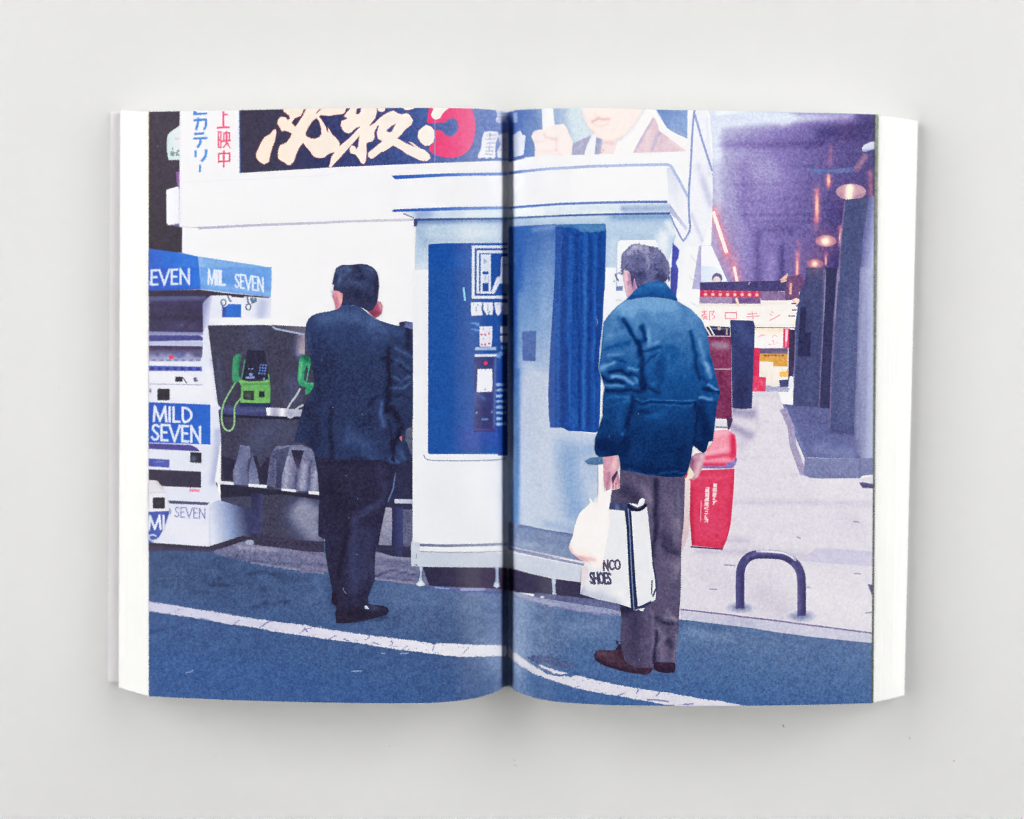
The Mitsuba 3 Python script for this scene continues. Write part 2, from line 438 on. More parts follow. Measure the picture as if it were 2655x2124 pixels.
begin(LEFT, 'printed_sign', 'printed white sign with blue and red writing beside a black film sign')
inks([poly('E1 870,60 925,66 945,95 1130,85 1135,122 870,140'), line('E1 875,232 1122,215', 42), line('E1 965,180 962,270 920,415', 44, 1), line('E1 1108,215 1112,320 1070,408', 44, 1),
      line('E1 888,490 1075,474', 46), line('E1 868,574 1138,560', 44), line('E1 1005,580 1008,650 945,742', 46, 1), line('E1 915,790 912,922', 44), line('E1 1110,775 1105,900 1020,1000', 52, 2),
      line('E1 997,1055 992,1195', 40)], (72, 132, 214), (92, 150, 222), t=lin('E1 900,100 1100,1100'), g_=.07)
inks([line('E1 1430,60 1432,365', 36), line('E1 1430,122 1518,128', 28), line('E1 1308,372 1552,356', 36), line('E1 1338,440 1338,745', 28), line('E1 1385,440 1385,745', 26), line('E1 1325,448 1395,448', 26),
      line('E1 1325,595 1395,592', 30), line('E1 1325,735 1395,735', 26), line('E1 1440,470 1440,600', 26), line('E1 1545,468 1545,600', 26), line('E1 1435,470 1555,466', 34), line('E1 1492,430 1492,640', 36),
      line('E1 1388,622 1575,606', 32), line('E1 1490,620 1475,690 1420,750', 26), line('E1 1492,620 1520,690 1562,748', 26), line('E1 1345,845 1345,1030', 26), line('E1 1550,840 1548,1005', 28),
      line('E1 1332,855 1562,842', 28), line('E1 1335,1000 1555,990', 28), line('E1 1440,790 1440,1112', 30)], (228, 58, 108), (236, 84, 130), t=lin('E1 1400,900 1500,500'), g_=.07)
ink('A1 1313,60 2080,60 2080,640 1318,687', (66, 60, 78), (66, 64, 88), (58, 62, 104), t=lin('A1 1340,300 2070,600'), g_=.055)
ink('S 839,250 1330,250 1330,416 1313,416.5 1238,419 1126,423 853,434.5 839,435.5', (58, 62, 104), (70, 90, 150), (128, 148, 205), t=lin('S 850,400 1300,360'), g_=.09)
ink(line('A1 1313,120 1318,687', 9), (92, 130, 205))
CREAM = dict(c0=(250, 234, 217), c1=(248, 240, 232), t=lin('E2 200,600 E3 1100,600'), g_=.018, m=.012)
_hissatsu = [poly('E2 540,468 546,545 520,690 470,820 430,960 410,1080 320,1120 230,1070 180,1000 175,920 215,840 260,730 330,620 440,560 490,490'),
             poly('E2 670,0 690,140 790,215 806,260 780,300 755,285 720,250 640,240 590,280 568,360 620,440 650,505 710,495 790,520 840,552 800,640 740,720 620,770 590,850 580,930 585,1010 640,1060 700,1080 720,1105 760,1132 810,1135 880,1060 920,930 980,800 1050,720 1110,800 1190,890 1210,935 1260,985 1370,1007 1450,990 1490,950 1530,925 1640,890 1690,830 1730,770 1722,710 1650,620 1590,570 1540,480 1510,440 1520,540 1495,510 1460,410 1400,310 1345,235 1370,205 1450,208 1530,222 1610,205 1700,192 1785,186 1830,150 1845,85 1845,0',
                  holes=['E2 1056,97 1110,93 1020,260 960,350 910,425 845,370 835,340 890,262 1000,222 1040,150', 'E2 1302,262 1235,300 1150,420 1090,545 1100,595 1190,640 1270,652 1350,620 1393,560 1383,430 1345,310', 'E2 1345,97 1392,93 1330,150 1275,195 1310,140'])
             , poly('B1 450,60 445,108 415,140 385,180 420,195 400,208 365,220 357,262 375,300 395,322 430,332 460,315 470,300 500,278 535,268 440,370 330,460 275,540 262,600 250,637 272,632 330,570 420,470 525,352 512,450 497,477 485,450 455,438 436,470 445,508 490,520 520,560 540,598 565,606 580,580 588,500 585,420 612,408 640,402 660,370 655,330 664,302 690,255 620,268 612,262 665,195 680,140 678,60',
                    holes=['B1 505,104 540,104 535,140 515,163 495,158 495,130']),
             poly('B1 612,268 660,240 700,200 740,168 790,140 830,128 860,148 900,163 945,150 975,168 1003,215 985,258 930,300 900,340 862,375 940,420 1030,458 965,405 1000,415 1060,462 1110,482 1150,520 1158,555 1130,578 1070,575 1000,540 950,518 900,480 825,438 780,470 740,495 720,495 650,552 625,558 600,535 604,505 660,460 730,400 690,380 680,330 692,285 700,262', holes=['B1 852,243 815,262 770,300 768,315 790,322 812,318 832,280']),
             poly('B1 680,60 752,60 752,130 722,140 690,130'), poly('B1 880,60 1030,60 1010,108 970,122 930,122'),
             poly('B1 1120,255 1165,270 1190,302 1196,360 1185,412 1150,440 1110,442 1070,412 1045,360 1052,312 1085,280')]
_five = Polygon(chaikin(pts('B1 1150,40 1145,105 1130,210 1128,242 1210,238 1290,236 1322,202 1355,192 1395,215 1412,262 1400,312 1370,350 1330,362 1290,345 1258,302 1195,300 1188,420 1148,446 1150,490 1200,522 1270,546 1340,555 1420,542 1500,490 1545,405 1564,290 1555,190 1530,105 1500,40'), 1))
ink(_five, (236, 74, 122), (240, 100, 150), t=lin('B1 1150,300 1550,300'), g_=.06)
_halo = shapely.union_all(_hissatsu).buffer(1.3)
ink(_halo, (196, 104, 100), (160, 96, 120), t=lin('E2 200,600 E3 1100,600'), g_=.06)
ink(shapely.union_all(_hissatsu), **CREAM)
ink('B1 1172,60 1345,60 1320,106 1270,150 1245,195 1205,211 1178,192 1163,165 1185,115', (248, 243, 238), g_=.02)
ink(line('B1 1199,205 1199,592', 9), (150, 140, 196), g_=.04)
inks(['B1 1640,318 1690,312 1760,316 1772,350 1742,420 1738,470 1742,540 1720,560 1690,543 1660,560 1640,545 1592,556 1580,540 1612,470 1620,380', 'B1 1768,352 1800,335 1860,325 1860,560 1800,552 1760,548 1752,500 1788,430'], (246, 246, 250), (228, 228, 234), t=lin('B1 1700,400 1850,400'), g_=.03)
inks(['B1 1745,130 1775,122 1830,128 1850,240 1790,222 1790,236 1765,240 1742,212 1760,170'], (222, 228, 242), (170, 180, 215), t=lin('B1 1750,180 1850,180'), g_=.06)

inks([line(s, w) for s, w in (('B1 1665,350 1750,345', 7), ('B1 1650,385 1745,380', 7), ('B1 1695,325 1690,385', 7), ('B1 1660,420 1730,416', 8), ('B1 1650,455 1725,452', 7), ('B1 1645,490 1725,488', 7), ('B1 1690,400 1682,500', 6), ('B1 1640,515 1715,520', 8), ('B1 1795,390 1850,380', 8), ('B1 1780,430 1850,425', 7), ('B1 1775,480 1850,478', 8), ('B1 1815,390 1805,520', 7), ('B1 1765,155 1830,155', 7), ('B1 1765,185 1830,185', 7), ('B1 1760,215 1830,210', 7), ('B1 1795,130 1795,235', 7))], (150, 156, 196), g_=.08)

begin(LEFT, 'printed_pavement', 'printed dark blue road with a worn pavement edge')
_dark = [('A3 870,1335 960,1342 1050,1330', 12, -.26), ('A3 1050,1275 1250,1268', 13, -.26), ('A3 1420,1475 1560,1440 1750,1405', 18, -.28), ('A3 510,1690 640,1670', 26, -.2), ('A3 1130,1210 1280,1180', 12, -.22), ('A3 1400,1170 1560,1160 1700,1180', 16, -.26),
         ('A3 1180,1240 1000,1250', 20, -.12), ('A3 540,1180 640,1170', 20, -.1), ('A3 520,1230 700,1240', 14, -.14), ('A3 1600,1180 1900,1190', 40, -.14), ('A3 1500,1300 1700,1290', 24, -.1), ('B4 330,400 520,400 780,335', 16, -.3), ('B3 250,1300 290,1450', 30, -.2), ('B4 700,350 900,330', 30, -.1), ('A4 560,450 640,470', 24, -.14)]
ink('S 380,1400 700,1380 1330,1480 1330,1850 380,1850', (48, 60, 92), (74, 96, 138), (128, 148, 186), t=fld(.42, ('S 1300,1520 1300,1690', 80, .3), ('S 1300,1690 1300,1820', 70, .3), ('S 860,1560 1040,1640', 100, .08), ('S 1050,1540 1250,1560', 60, .16), ('S 400,1440 640,1520', 70, -.05), *_dark, warp=10, crease=.10, size=(60, 22)), cell=6, g_=.08, m=.16,
    c3=(64, 94, 148), t2=fld(lin('S 800,1560 760,1780'), ('S 1318,1690 1318,1820', 90, -.4)))
ink(rough(poly('A3 1050,965 1340,880 2070,950 2070,1170 1850,1140 1500,1085 1180,1010'), 1.5, 3), (84, 88, 124), (116, 118, 150), (164, 160, 182), t=fld(.42, ('A3 1300,925 1600,950 2070,980', 22, .5), ('A3 1200,1020 1500,1060 2070,1120', 14, -.35), ('A3 1230,1050 1700,1110 2070,1165', 10, .45), ('A3 1680,950 1900,960', 30, -.25), ('A3 1300,1000', 30, -.4)), cell=6, g_=.12, m=.12)
ink('B3 0,955 250,985 260,1150 0,1160', (92, 94, 132), (132, 130, 160), t=fld(.4, ('B3 0,1010 250,1040', 30, .5), ('B3 0,1100 250,1125', 14, .6), ('B3 0,1070 250,1095', 14, -.5)), cell=6, g_=.12, m=.1)
ink(rough(poly('B3 640,965 1000,1000 1040,1080 1100,1105 1840,1130 1840,1330 1500,1310 1200,1275 1000,1265 660,1215'), 1.2, 4), (70, 72, 110), (110, 112, 146), (160, 158, 182), t=fld(.55, ('B3 680,990 1000,1040', 28, .25), ('B3 660,1105 800,1120 1000,1150', 10, .3), ('B3 660,1190 820,1130', 9, -.6), ('B3 800,1125 1080,1190', 8, -.5), ('B3 660,1210 1000,1250', 14, .3), ('B3 660,1190 980,1225', 8, -.4), ('B3 740,1060 960,1075', 30, -.12)), cell=5, g_=.10, m=.1)
ink(line('B3 700,930 1000,950', 60), (92, 92, 130), (64, 62, 96), t=lin('B3 900,930 900,960'), g_=.08)
ink(line('B4 1150,80 1290,85 1440,110 1840,125', 26, 1), (84, 90, 150), (110, 120, 176), t=.5, g_=.1)
ink(line('B4 1200,82 1330,92', 12), (150, 162, 206)); ink(line('B4 1440,98 1640,96', 26, 0, 'round'), (158, 164, 205), g_=.06)
for s in ('B4 460,830 540,828', 'B4 720,668 750,670', 'B4 890,672 960,668'):
    ink(line(s, 10, 0, 'round'), (150, 168, 210))

begin(LEFT, 'printed_road_line', 'printed worn white line painted on the road')
_ln = rough(poly('A4 480,202 620,225 700,235 800,252 900,270 1000,285 1100,300 1350,345 1700,395 2070,438 B4 0,415 150,440 300,465 600,508 900,545 1100,570 1170,582 1195,592 1215,578 1300,580 1500,590 1840,602 1840,695 1500,700 1400,698 1300,690 1050,655 900,640 800,627 500,577 200,540 0,503 A4 2070,538 1950,520 1750,492 1600,470 1500,447 1350,425 1200,405 1000,368 900,350 700,322 480,288'), .9, 7, 2.5)
ink(_ln, (206, 206, 230), (222, 220, 236), (240, 240, 246), t=fld(lin('A4 500,250 B4 1700,650'), ('A4 640,275 720,300', 14, -.2), ('A4 1450,400 1520,420', 20, -.25)), cell=6, g_=.05, m=.07)
_rs = np.random.default_rng(12)
_bits = []
_axis = LineString(pts('A4 490,245 1100,330 2070,485 B4 900,590 1300,635 1840,650'))
for k in range(170):
    c = np.array(_axis.interpolate(_rs.random(), normalized=True).coords[0]) + [0, _rs.choice([-1, 1]) * _rs.uniform(6, 14)]
    _bits.append(Polygon(c + _rs.uniform(.5, 2.0) * np.array([[-1.6, .3], [.2, -.7], [1.7, -.1], [.1, .8]]) * _rs.uniform(.5, 1.2, (4, 1))))
inks(_bits, (140, 148, 192), (112, 126, 172), t=.5, g_=.1)
for s, w in (('A4 1490,445 1560,395 1600,378', 12), ('A4 1270,405 1300,375 1320,380', 8), ('A4 960,355 1000,360 1050,375', 8), ('A4 740,300 790,270', 7), ('A4 1850,495 1900,455 1960,440', 9), ('B4 570,555 620,520 600,505', 9),
             ('B4 790,610 830,575 800,560', 9), ('B4 1180,650 1190,600', 10), ('B4 1430,690 1500,620', 8), ('B4 250,540 320,510', 8), ('B4 30,440 60,480', 14), ('B4 380,540 430,560', 12), ('B4 700,590 640,570', 12), ('B4 900,640 960,600', 7)):
    ink(rough(line(s, w, 1), .8, 2, 2), (120, 122, 178), (150, 150, 196), t=.4, g_=.1)

begin(LEFT, 'printed_telephone_stand', 'printed dark telephone stand with shelves and phone book holders')
ink('A2 1030,495 1530,492 1900,515 2070,560 2070,1725 A3 2070,0 2070,950 1430,905 1145,700 1150,0 A2 1120,1200', (62, 58, 74), (76, 80, 110), (140, 142, 168),
    t=fld(.16, ('A2 1445,520 1445,700', 90, .22), ('A2 1130,800 1150,1150', 20, .3), ('A2 1860,600 1850,740', 45, .85), ('A2 1800,1000 1800,1150', 80, .3), ('A3 1250,560 1400,700', 130, .18), ('A3 1860,650 1980,800', 130, .82), ('A3 1900,560 2000,600', 90, .5), ('A2 1500,1500 1400,1650', 130, .25), ('A2 1640,1400 1800,1500', 150, .2)), cell=7, g_=.075, m=.06)
ink('A2 1600,492 1910,508 1898,575 1640,530', (74, 70, 92), (104, 100, 120), t=lin('A2 1600,500 1890,560'), g_=.08)
ink(line('A2 1610,508 1640,528 1895,578', 16), (176, 190, 214), (150, 160, 190), t=.5, g_=.06)
ink('A2 1815,600 1898,585 1898,760 1850,745', (88, 84, 110), (180, 168, 180), t=lin('A2 1800,650 1890,680'), g_=.08)
ink('A2 1085,1205 1150,1222 1320,1200 1590,1215 1560,1310 1090,1292', (54, 58, 98), (86, 90, 138), t=fld(.3, ('A2 1150,1245 1540,1262', 20, .6)), cell=6, g_=.07)
ink('A2 1060,1205 1120,1200 1150,1240 1092,1278', (218, 226, 240), g_=.03)
ink('A2 1550,1232 1640,1232 1720,1240 1880,1250 1870,1310 1720,1312 1560,1302', (130, 132, 165), (190, 190, 212), (240, 238, 242), t=fld(.3, ('A2 1572,1245 1572,1290', 26, .9), ('A2 1695,1245 1695,1295', 28, .9), ('A2 1790,1270 1880,1275', 30, .1)), cell=5, g_=.07)
ink(line('A2 1090,1300 1560,1322 1880,1330', 22), (42, 42, 64))
# holders
ink('A3 1320,15 1410,25 1412,120 1390,150 1385,250 1402,372 1262,368 1258,235 1290,150', (84, 90, 128), (128, 134, 168), t=fld(.5, ('A3 1290,200 1300,360', 30, .3), ('A3 1390,60', 40, .2), ('A3 1380,200 1400,360', 16, -.4)), cell=6, g_=.1)
ink('A3 1432,100 1455,170 1478,240 1492,372 1400,370 1396,250 1412,180', (92, 98, 136), (132, 138, 172), t=lin('A3 1480,200 1410,330'), g_=.1)
ink('A3 1558,375 1572,200 1610,70 1640,25 1870,12 1960,50 1990,105 2012,205 2035,435 1700,420', (80, 82, 116), (128, 130, 162), (176, 178, 198), t=fld(.35, ('A3 1745,140 1722,390', 34, .5), ('A3 1895,190 1872,400', 30, .45), ('A3 1992,260 1985,420', 24, .5), ('A3 1620,100 1605,380', 46, -.28), ('A3 1700,180 1674,300 1674,410', 9, -.4), ('A3 1848,205 1826,260 1816,420', 8, -.65), ('A3 1955,150 1932,290 1926,430', 8, -.65), ('A3 1700,60 1900,40', 30, .1)), cell=5, g_=.13)
ink('A3 1622,66 1765,24 1752,80 1694,285 1688,402 1636,396 1648,200', (60, 62, 92), (78, 82, 114), t=lin('A3 1640,380 1700,60'), g_=.08)
ink('A3 1775,58 1892,62 1850,205 1828,225 1800,140', (46, 45, 66), (70, 68, 90), t=lin('A3 1800,80 1840,220'), g_=.06)
ink('A3 1405,110 1470,110 1500,230 1560,120 1585,130 1560,360 1495,365 1470,230 1432,100', (50, 48, 70), g_=.06)
ink('A3 1150,110 1290,150 1258,240 1250,330 1180,325', (48, 46, 68), g_=.06)
ink('A3 1140,362 2040,462 2040,505 1700,455 1150,485', (48, 46, 66), g_=.05)
inks(['A3 1120,332 1262,346 1264,372 1125,362', 'A3 1392,360 1560,372 1560,400 1395,386', 'A3 1692,402 1820,412 1822,436 1690,422', 'A3 1930,425 2038,432 2038,462 1935,452'], (226, 226, 236), (240, 238, 240), t=.3, g_=.07)
ink('A3 1085,350 1118,350 1118,448 1085,445', (50, 48, 72))
ink('A3 1420,440 1525,455 1505,910 1418,895', (52, 52, 84), (70, 72, 116), t=lin('A3 1420,600 1500,620'), g_=.06)
ink('A3 1340,835 1420,800 1700,850 2070,880 2070,975 1900,965 1700,935 1500,915', (58, 54, 76), (82, 78, 104), t=fld(.2, ('A3 1700,940 1900,975', 24, .3)), cell=7, g_=.08)
ink(ell('A3 1405,885', 40, 24), (190, 196, 214), (120, 120, 160), t=.4, g_=.15)
# beside the booth
ink('B2 880,470 930,458 1006,470 1006,1725 B3 1002,0 1002,880 985,1020 820,1010 670,960 700,560 850,200 B2 850,1700', (46, 46, 70), (62, 66, 100), t=fld(.3, ('B2 950,1500 990,1600', 50, .6)), cell=9, g_=.06)
ink('B2 930,458 1006,470 1006,532 925,512', (74, 82, 134), (120, 130, 176), t=lin('B2 930,480 960,520'), g_=.08)
ink('B2 990,1270 1004,1262 1004,1342 982,1352', (220, 222, 232))
ink('B2 940,1425 1004,1398 1004,1650 925,1640', (78, 84, 108), (100, 106, 128), t=.5, g_=.1)
ink('B3 755,570 820,575 812,912 690,908', (132, 132, 160), (162, 162, 184), t=lin('B3 720,900 800,600'), g_=.1)
ink('B3 912,588 1002,592 1002,920 915,922', (82, 86, 118), (106, 108, 138), t=.5, g_=.1)
ink('B3 812,540 918,545 910,1000 830,1005', (48, 50, 84), (66, 70, 116), t=lin('B3 820,700 900,700'), g_=.05)
ink('B3 775,530 835,495 1002,498 1002,575 770,566', (52, 52, 80), g_=.05)
ink('B3 838,496 1002,500 1002,538 838,535', (206, 210, 226), (180, 186, 210), t=lin('B3 860,510 1000,510'), g_=.06)
ink(line('B3 845,262 828,400 780,520', 12), (96, 112, 160))
ink(line('B3 690,940 1000,945', 30), (58, 56, 82), g_=.05)

begin(LEFT, 'printed_vending_machine', 'printed white cigarette machine with blue sign and lettering')
ink('A2 505,220 1600,240 1590,435 1030,490 1120,1200 1150,1500 A3 1145,0 1095,330 1180,600 1345,822 1040,925 480,885 A2 480,220', (168, 176, 212), (226, 229, 243), (243, 242, 247),
    t=fld(.50, ('A2 1250,250 1300,420', 130, .35), ('A2 1520,300 1500,420', 50, -.35), ('A2 1050,450 1590,455', 20, .5), ('A2 1060,800 1100,1150', 16, -.25), ('A2 1040,900 1080,1200', 30, .3), ('A2 1120,1450 A3 1120,60 1080,340', 36, -.40), ('A2 600,930 900,1050', 140, .3), ('A2 600,1120 1000,1150', 60, .1), ('A3 1090,540 1110,850', 60, .05), ('A3 1250,640 1320,790', 70, -.65), ('A3 1180,640 1230,830', 40, -.3), ('A3 600,700 1000,850', 120, .2)), cell=6, g_=.03, m=.03)
ink('A2 505,225 1060,225 1040,300 1020,400 1010,520 985,560 505,552', (58, 52, 74), (70, 64, 98), (98, 104, 152), t=fld(.35, ('A2 510,258 1000,250', 22, .6), ('A2 700,490 900,520', 60, .2), ('A2 600,330 900,340', 30, -.1), ('A2 540,430 960,430', 26, -.3), ('A2 800,500', 20, .3), ('A2 780,540 900,460', 16, -.2)), cell=6, g_=.05, m=.08)
ink('A2 1000,280 1062,226 1075,228 1040,480 1012,520 990,560 985,300', (140, 142, 190), (214, 218, 238), t=lin('A2 990,400 1045,410'), g_=.04)
ink('A2 505,552 990,560 992,582 505,580', (150, 152, 200), (128, 130, 180), t=.5, g_=.05)
ink('A2 505,582 960,584 990,605 985,632 505,640', (66, 66, 128), (92, 94, 158), t=fld(.6, *[(f'A2 {x},612', 18, -.6) for x in range(535, 960, 68)]), cell=4, g_=.05)
ink('A2 505,642 985,638 990,676 505,672', (186, 190, 228), g_=.04)
ink('A2 505,676 985,682 982,775 960,820 505,820', (72, 60, 92), (132, 134, 178), (204, 208, 232), t=fld(lin('A2 700,700 700,830'), ('A2 760,770 800,770', 24, -.2), ('A2 580,760', 12, -.4), ('A2 920,760 975,770', 20, -.3), ('A2 850,760', 16, .3)), cell=4, g_=.06, m=.1)
ink(ell('A2 706,780', 24, 17), (226, 72, 104), g_=.05); ink(ell('A2 775,765', 24, 26), (96, 116, 186), g_=.05)
for x in range(530, 980, 66):
    ink(line(f'A2 {x},808 {x+40},809', 14), (108, 110, 156), g_=.1)
ink('A2 505,856 980,866 980,906 505,904', (76, 96, 188), (92, 110, 200), t=.4, g_=.05)
for x in range(518, 970, 68):
    ink(f'A2 {x},868 {x+34},870 {x+34},900 {x},898', (60, 58, 120), (80, 80, 150), t=.3, g_=.08)
ink('A2 740,955 806,955 806,1002 740,1000', (56, 52, 66), g_=.04)
inks([line('A2 808,962 845,1015', 12), line('A2 905,965 920,1000', 14), line('A2 915,960 938,1000', 18)], (110, 106, 140), g_=.06)
ink(line('A2 505,1020 985,1028', 9), (176, 174, 206)); ink(ell('A2 518,1080', 9, 20), (110, 104, 130))
ink(Polygon(poly('A2 592,1075 680,1075 680,1155 592,1155').buffer(3.5).exterior), (52, 48, 58), (72, 66, 78), t=rad('A2 640,1110', 60), g_=.05)
ink('A2 500,1183 1055,1205 1055,1562 500,1545', (54, 92, 190), (48, 104, 204), t=lin('A2 520,1250 1050,1400'), g_=.05, m=.05)
ink(text('MILD', 'A2 548,1225 895,1238 548,1350', 21), (222, 230, 246), g_=.05)
ink(text('SEVEN', 'A2 532,1382 972,1405 532,1518', 21), (218, 227, 246), g_=.05)
ink('A2 500,1550 880,1566 935,1592 962,1625 500,1600', (76, 70, 138), (92, 86, 160), t=.4, g_=.05)
ink('A3 875,76 976,82 976,177 873,170', (52, 50, 64), (96, 110, 140), t=rad('A3 905,135', 40), cell=5, g_=.05)
ink('A3 500,133 690,145 690,217 500,204', (76, 82, 166), (96, 104, 190), t=.4, g_=.07); ink(line('A3 570,165 640,160', 8), (140, 146, 210))
ink('A3 495,230 972,252 972,397 622,382 495,318', (58, 52, 70), (66, 60, 82), t=.5, g_=.05)
ink('A3 868,403 960,410 955,434 866,430', (236, 140, 168), g_=.08)
ink('A3 680,510 1005,525 1045,530 1030,552 690,538', (74, 74, 112), (110, 110, 150), t=.3, g_=.06)
ink(text('SEVEN', 'A3 738,568 1012,585 738,655', 9), (116, 112, 176), g_=.07)
ink(line('A3 688,582 704,608 690,635', 8), (120, 116, 180)); ink(line('A3 1060,576 1180,545', 7), (150, 152, 176))
ink('A3 1042,545 1130,505 1180,520 1420,600 1420,845 1345,822 1042,925', (60, 64, 98), (142, 158, 200), (222, 227, 242), t=fld(lin('A3 1390,720 1075,770'), ('A3 1045,560 1045,900', 12, -.12)), cell=6, g_=.05)
ink('A3 480,883 1035,922 1345,826 1425,850 1300,890 1060,970 900,962 480,965', (60, 54, 70), (74, 72, 104), t=lin('A3 900,920 900,965'), g_=.06)
# blue board and hooks below the awning
ink('A2 1160,330 1195,330 1195,425 1160,425', (66, 84, 166)); ink('A2 1195,325 1220,305 1332,308 1330,426 1190,425', (52, 104, 200), (66, 122, 214), t=.4, g_=.06)
for s in ('A2 1172,292', 'A2 1395,332'):
    g0 = ell(s, 28, 33)
    ink(g0.difference(g0.buffer(-3.4)), (84, 104, 128), g_=.08)
inks([line('A2 1165,262 1150,285 1165,330', 14), line('A2 1205,215 1225,270 1245,285', 16), line('A2 1385,240 1395,300', 16), line('A2 1420,250 1440,300', 30), line('A2 1455,250 1460,290', 24)], (92, 112, 140), (120, 140, 166), t=.3, g_=.1)
ink('A2 1240,212 1360,235 1355,252 1240,240', (56, 54, 72))

begin(LEFT, 'printed_awning', 'printed blue awning with white capital letters over the machine')
ink('A1 480,1360 805,1402 945,1432 972,1725 480,1725', (58, 100, 200), (54, 112, 212), (64, 124, 218), t=lin('A1 500,1500 940,1500'), g_=.05, m=.05)
ink('A2 480,-20 975,-20 965,172 880,178 480,188', (62, 92, 196), (52, 112, 214), t=lin('A2 520,100 900,60'), g_=.05, m=.05)
ink('A1 945,1432 1200,1470 1500,1515 1595,1540 1602,1570 1600,1725 972,1725', (104, 156, 220), (152, 190, 238), t=fld(.45, ('A1 960,1450 1000,1640', 26, .5), ('A1 1000,1640 1300,1725', 40, .25), ('A1 1450,1560 1580,1570', 40, .1)), cell=7, g_=.06, m=.06)
ink('A2 968,-25 1600,-25 1595,243 1250,207 965,172', (88, 142, 222), (142, 186, 238), t=fld(.35, ('A2 980,80 1100,150 1590,215', 26, .45), ('A2 1100,60 1250,100', 40, -.2), ('A2 1590,0 1590,230', 16, .3)), cell=7, g_=.06, m=.06)
ink(line('A2 505,175 880,170 968,165', 12), (56, 92, 186))
ink(text('EVEN', 'E7 82,700 780,680 82,955', 38), (214, 226, 246), g_=.05)
ink(line('E7 62,900 75,930 62,960', 34), (190, 206, 240))
ink(text('MIIL', 'E7 1105,690 1395,715 1108,940', 34, .1), (226, 235, 250), g_=.05)
ink(line('E7 1355,945 1428,960', 30), (226, 235, 250))
ink(text('SEVEN', 'A2 1275,35 1530,72 1278,155', 15), (226, 235, 250), g_=.05)
ink('A2 480,186 880,180 962,176 1180,206 1400,226 1585,243 1580,252 1350,238 1230,230 1180,228 1020,232 480,236', (58, 50, 68), (70, 64, 86), t=.4, g_=.05)

begin(LEFT, 'printed_telephone', 'printed green public telephone with looping cord, whole')
ink('A2 1385,715 1545,725 1580,980 1328,990', (44, 42, 60), (56, 56, 84), t=.3, g_=.06)
ink('A2 1255,820 1262,780 1290,752 1318,752 1334,775 1318,830 1306,940 1328,978 1312,1005 1258,1006 1246,965', (44, 114, 84), (76, 158, 118), t=fld(.6, ('A2 1325,770 1310,860', 14, -.6), ('A2 1275,800 1265,960', 12, .3)), cell=4, g_=.08)
ink(line('A2 1365,800 1348,900 1330,985', 11), (78, 140, 108), g_=.08)
for i in range(4):
    for j in range(3):
        ink(ell(f'A2 {1505+j*24-i*4},{850+i*25+j*2}', 9, 9), (96, 122, 190), g_=.1)
inks([ell('A2 1418,935', 18, 14), poly('A2 1372,955 1450,950 1452,972 1370,975'), ell('A2 1430,885', 12, 8), ell('A2 1400,885', 8, 6), ell('A2 1535,975', 10, 10)], (128, 140, 190), g_=.14)
ink('A2 1312,985 1340,985 1400,1000 1520,995 1575,980 1568,925 1582,940 1592,1060 1590,1190 1470,1192 1325,1186 1332,1040 1315,1010', (74, 136, 88), (110, 176, 100), (148, 200, 118), t=fld(.5, ('A2 1325,998 1570,998', 9, .4), ('A2 1340,1024 1580,1018', 9, -.45), ('A2 1340,1170 1580,1170', 30, .15), ('A2 1580,950 1585,1180', 8, -.2)), cell=4, g_=.07, m=.05)
inks(['A2 1350,1080 1445,1082 1445,1166 1350,1160', 'A2 1490,1085 1540,1085 1540,1142 1490,1140'], (52, 58, 60), (84, 90, 84), t=rad('A2 1400,1120', 50), cell=4, g_=.12)
ink('A2 1320,1190 1592,1192 1592,1228 1320,1222', (46, 56, 92), g_=.06)
ink(line('A2 1282,1005 1225,1095 1172,1195 1152,1300 1165,1400 1205,1442 1245,1436 1270,1390 1272,1300 1268,1240 1290,1190 1335,1145', 15, 2), (118, 168, 124), (160, 200, 152), t=lin('A2 1280,1010 1200,1440'), g_=.08)

begin(LEFT, 'printed_telephone', 'printed green telephone partly hidden behind the man in the suit')
ink('A2 1850,800 1870,770 1905,760 1950,790 1952,850 1915,860 1898,900 1890,985 1920,1010 1985,1008 1985,1040 1940,1100 1905,1120 1905,1050 1850,1030 1832,975 1840,890', (34, 100, 76), (58, 148, 108), (108, 194, 146), t=fld(.5, ('A2 1900,775 1930,800', 26, -.5), ('A2 1868,830 1855,980', 14, .4), ('A2 1900,1012 1970,1012', 12, .3), ('A2 1920,1060', 24, -.1)), cell=4, g_=.1)
ink(line('A2 1925,880 1945,840 1915,1000', 12), (70, 160, 120), g_=.1)
ink(line('A2 1858,1060 1825,1125 1762,1205 1735,1265 1745,1315 1780,1325 1808,1290 1822,1240 1888,1208', 17, 2), (168, 178, 186), (204, 208, 214), t=.5, g_=.08)

begin(LEFT, 'printed_photo_booth', 'printed pale photo booth with blue panel, canopy and feet, left half')
ink('B1 815,710 850,738 1010,1050 1010,1170 1032,1170 B3 1000,0 1000,880 988,885 988,1096 1180,1106 1850,1108 B1 1850,680', (236, 237, 242), (246, 246, 248), t=lin('B3 1010,500 1500,500'), g_=.018, m=.012)
ink('B1 850,735 1300,718 1850,706 1850,990 1400,992 830,1014', (243, 243, 246), (247, 247, 249), t=0, g_=.012)
ink('B1 814,712 850,708 1300,690 1850,680 1850,708 1500,712 1300,718 845,743', (50, 92, 182), (80, 120, 200), (128, 156, 214), t=lin('B1 850,720 1800,690'), g_=.07)
ink('B1 814,1026 832,1012 1100,1001 1400,990 1850,984 1850,1010 1400,1020 1100,1029 830,1034', (46, 86, 176), (76, 116, 196), (132, 160, 214), t=lin('B1 850,1020 1800,1000'), g_=.07)
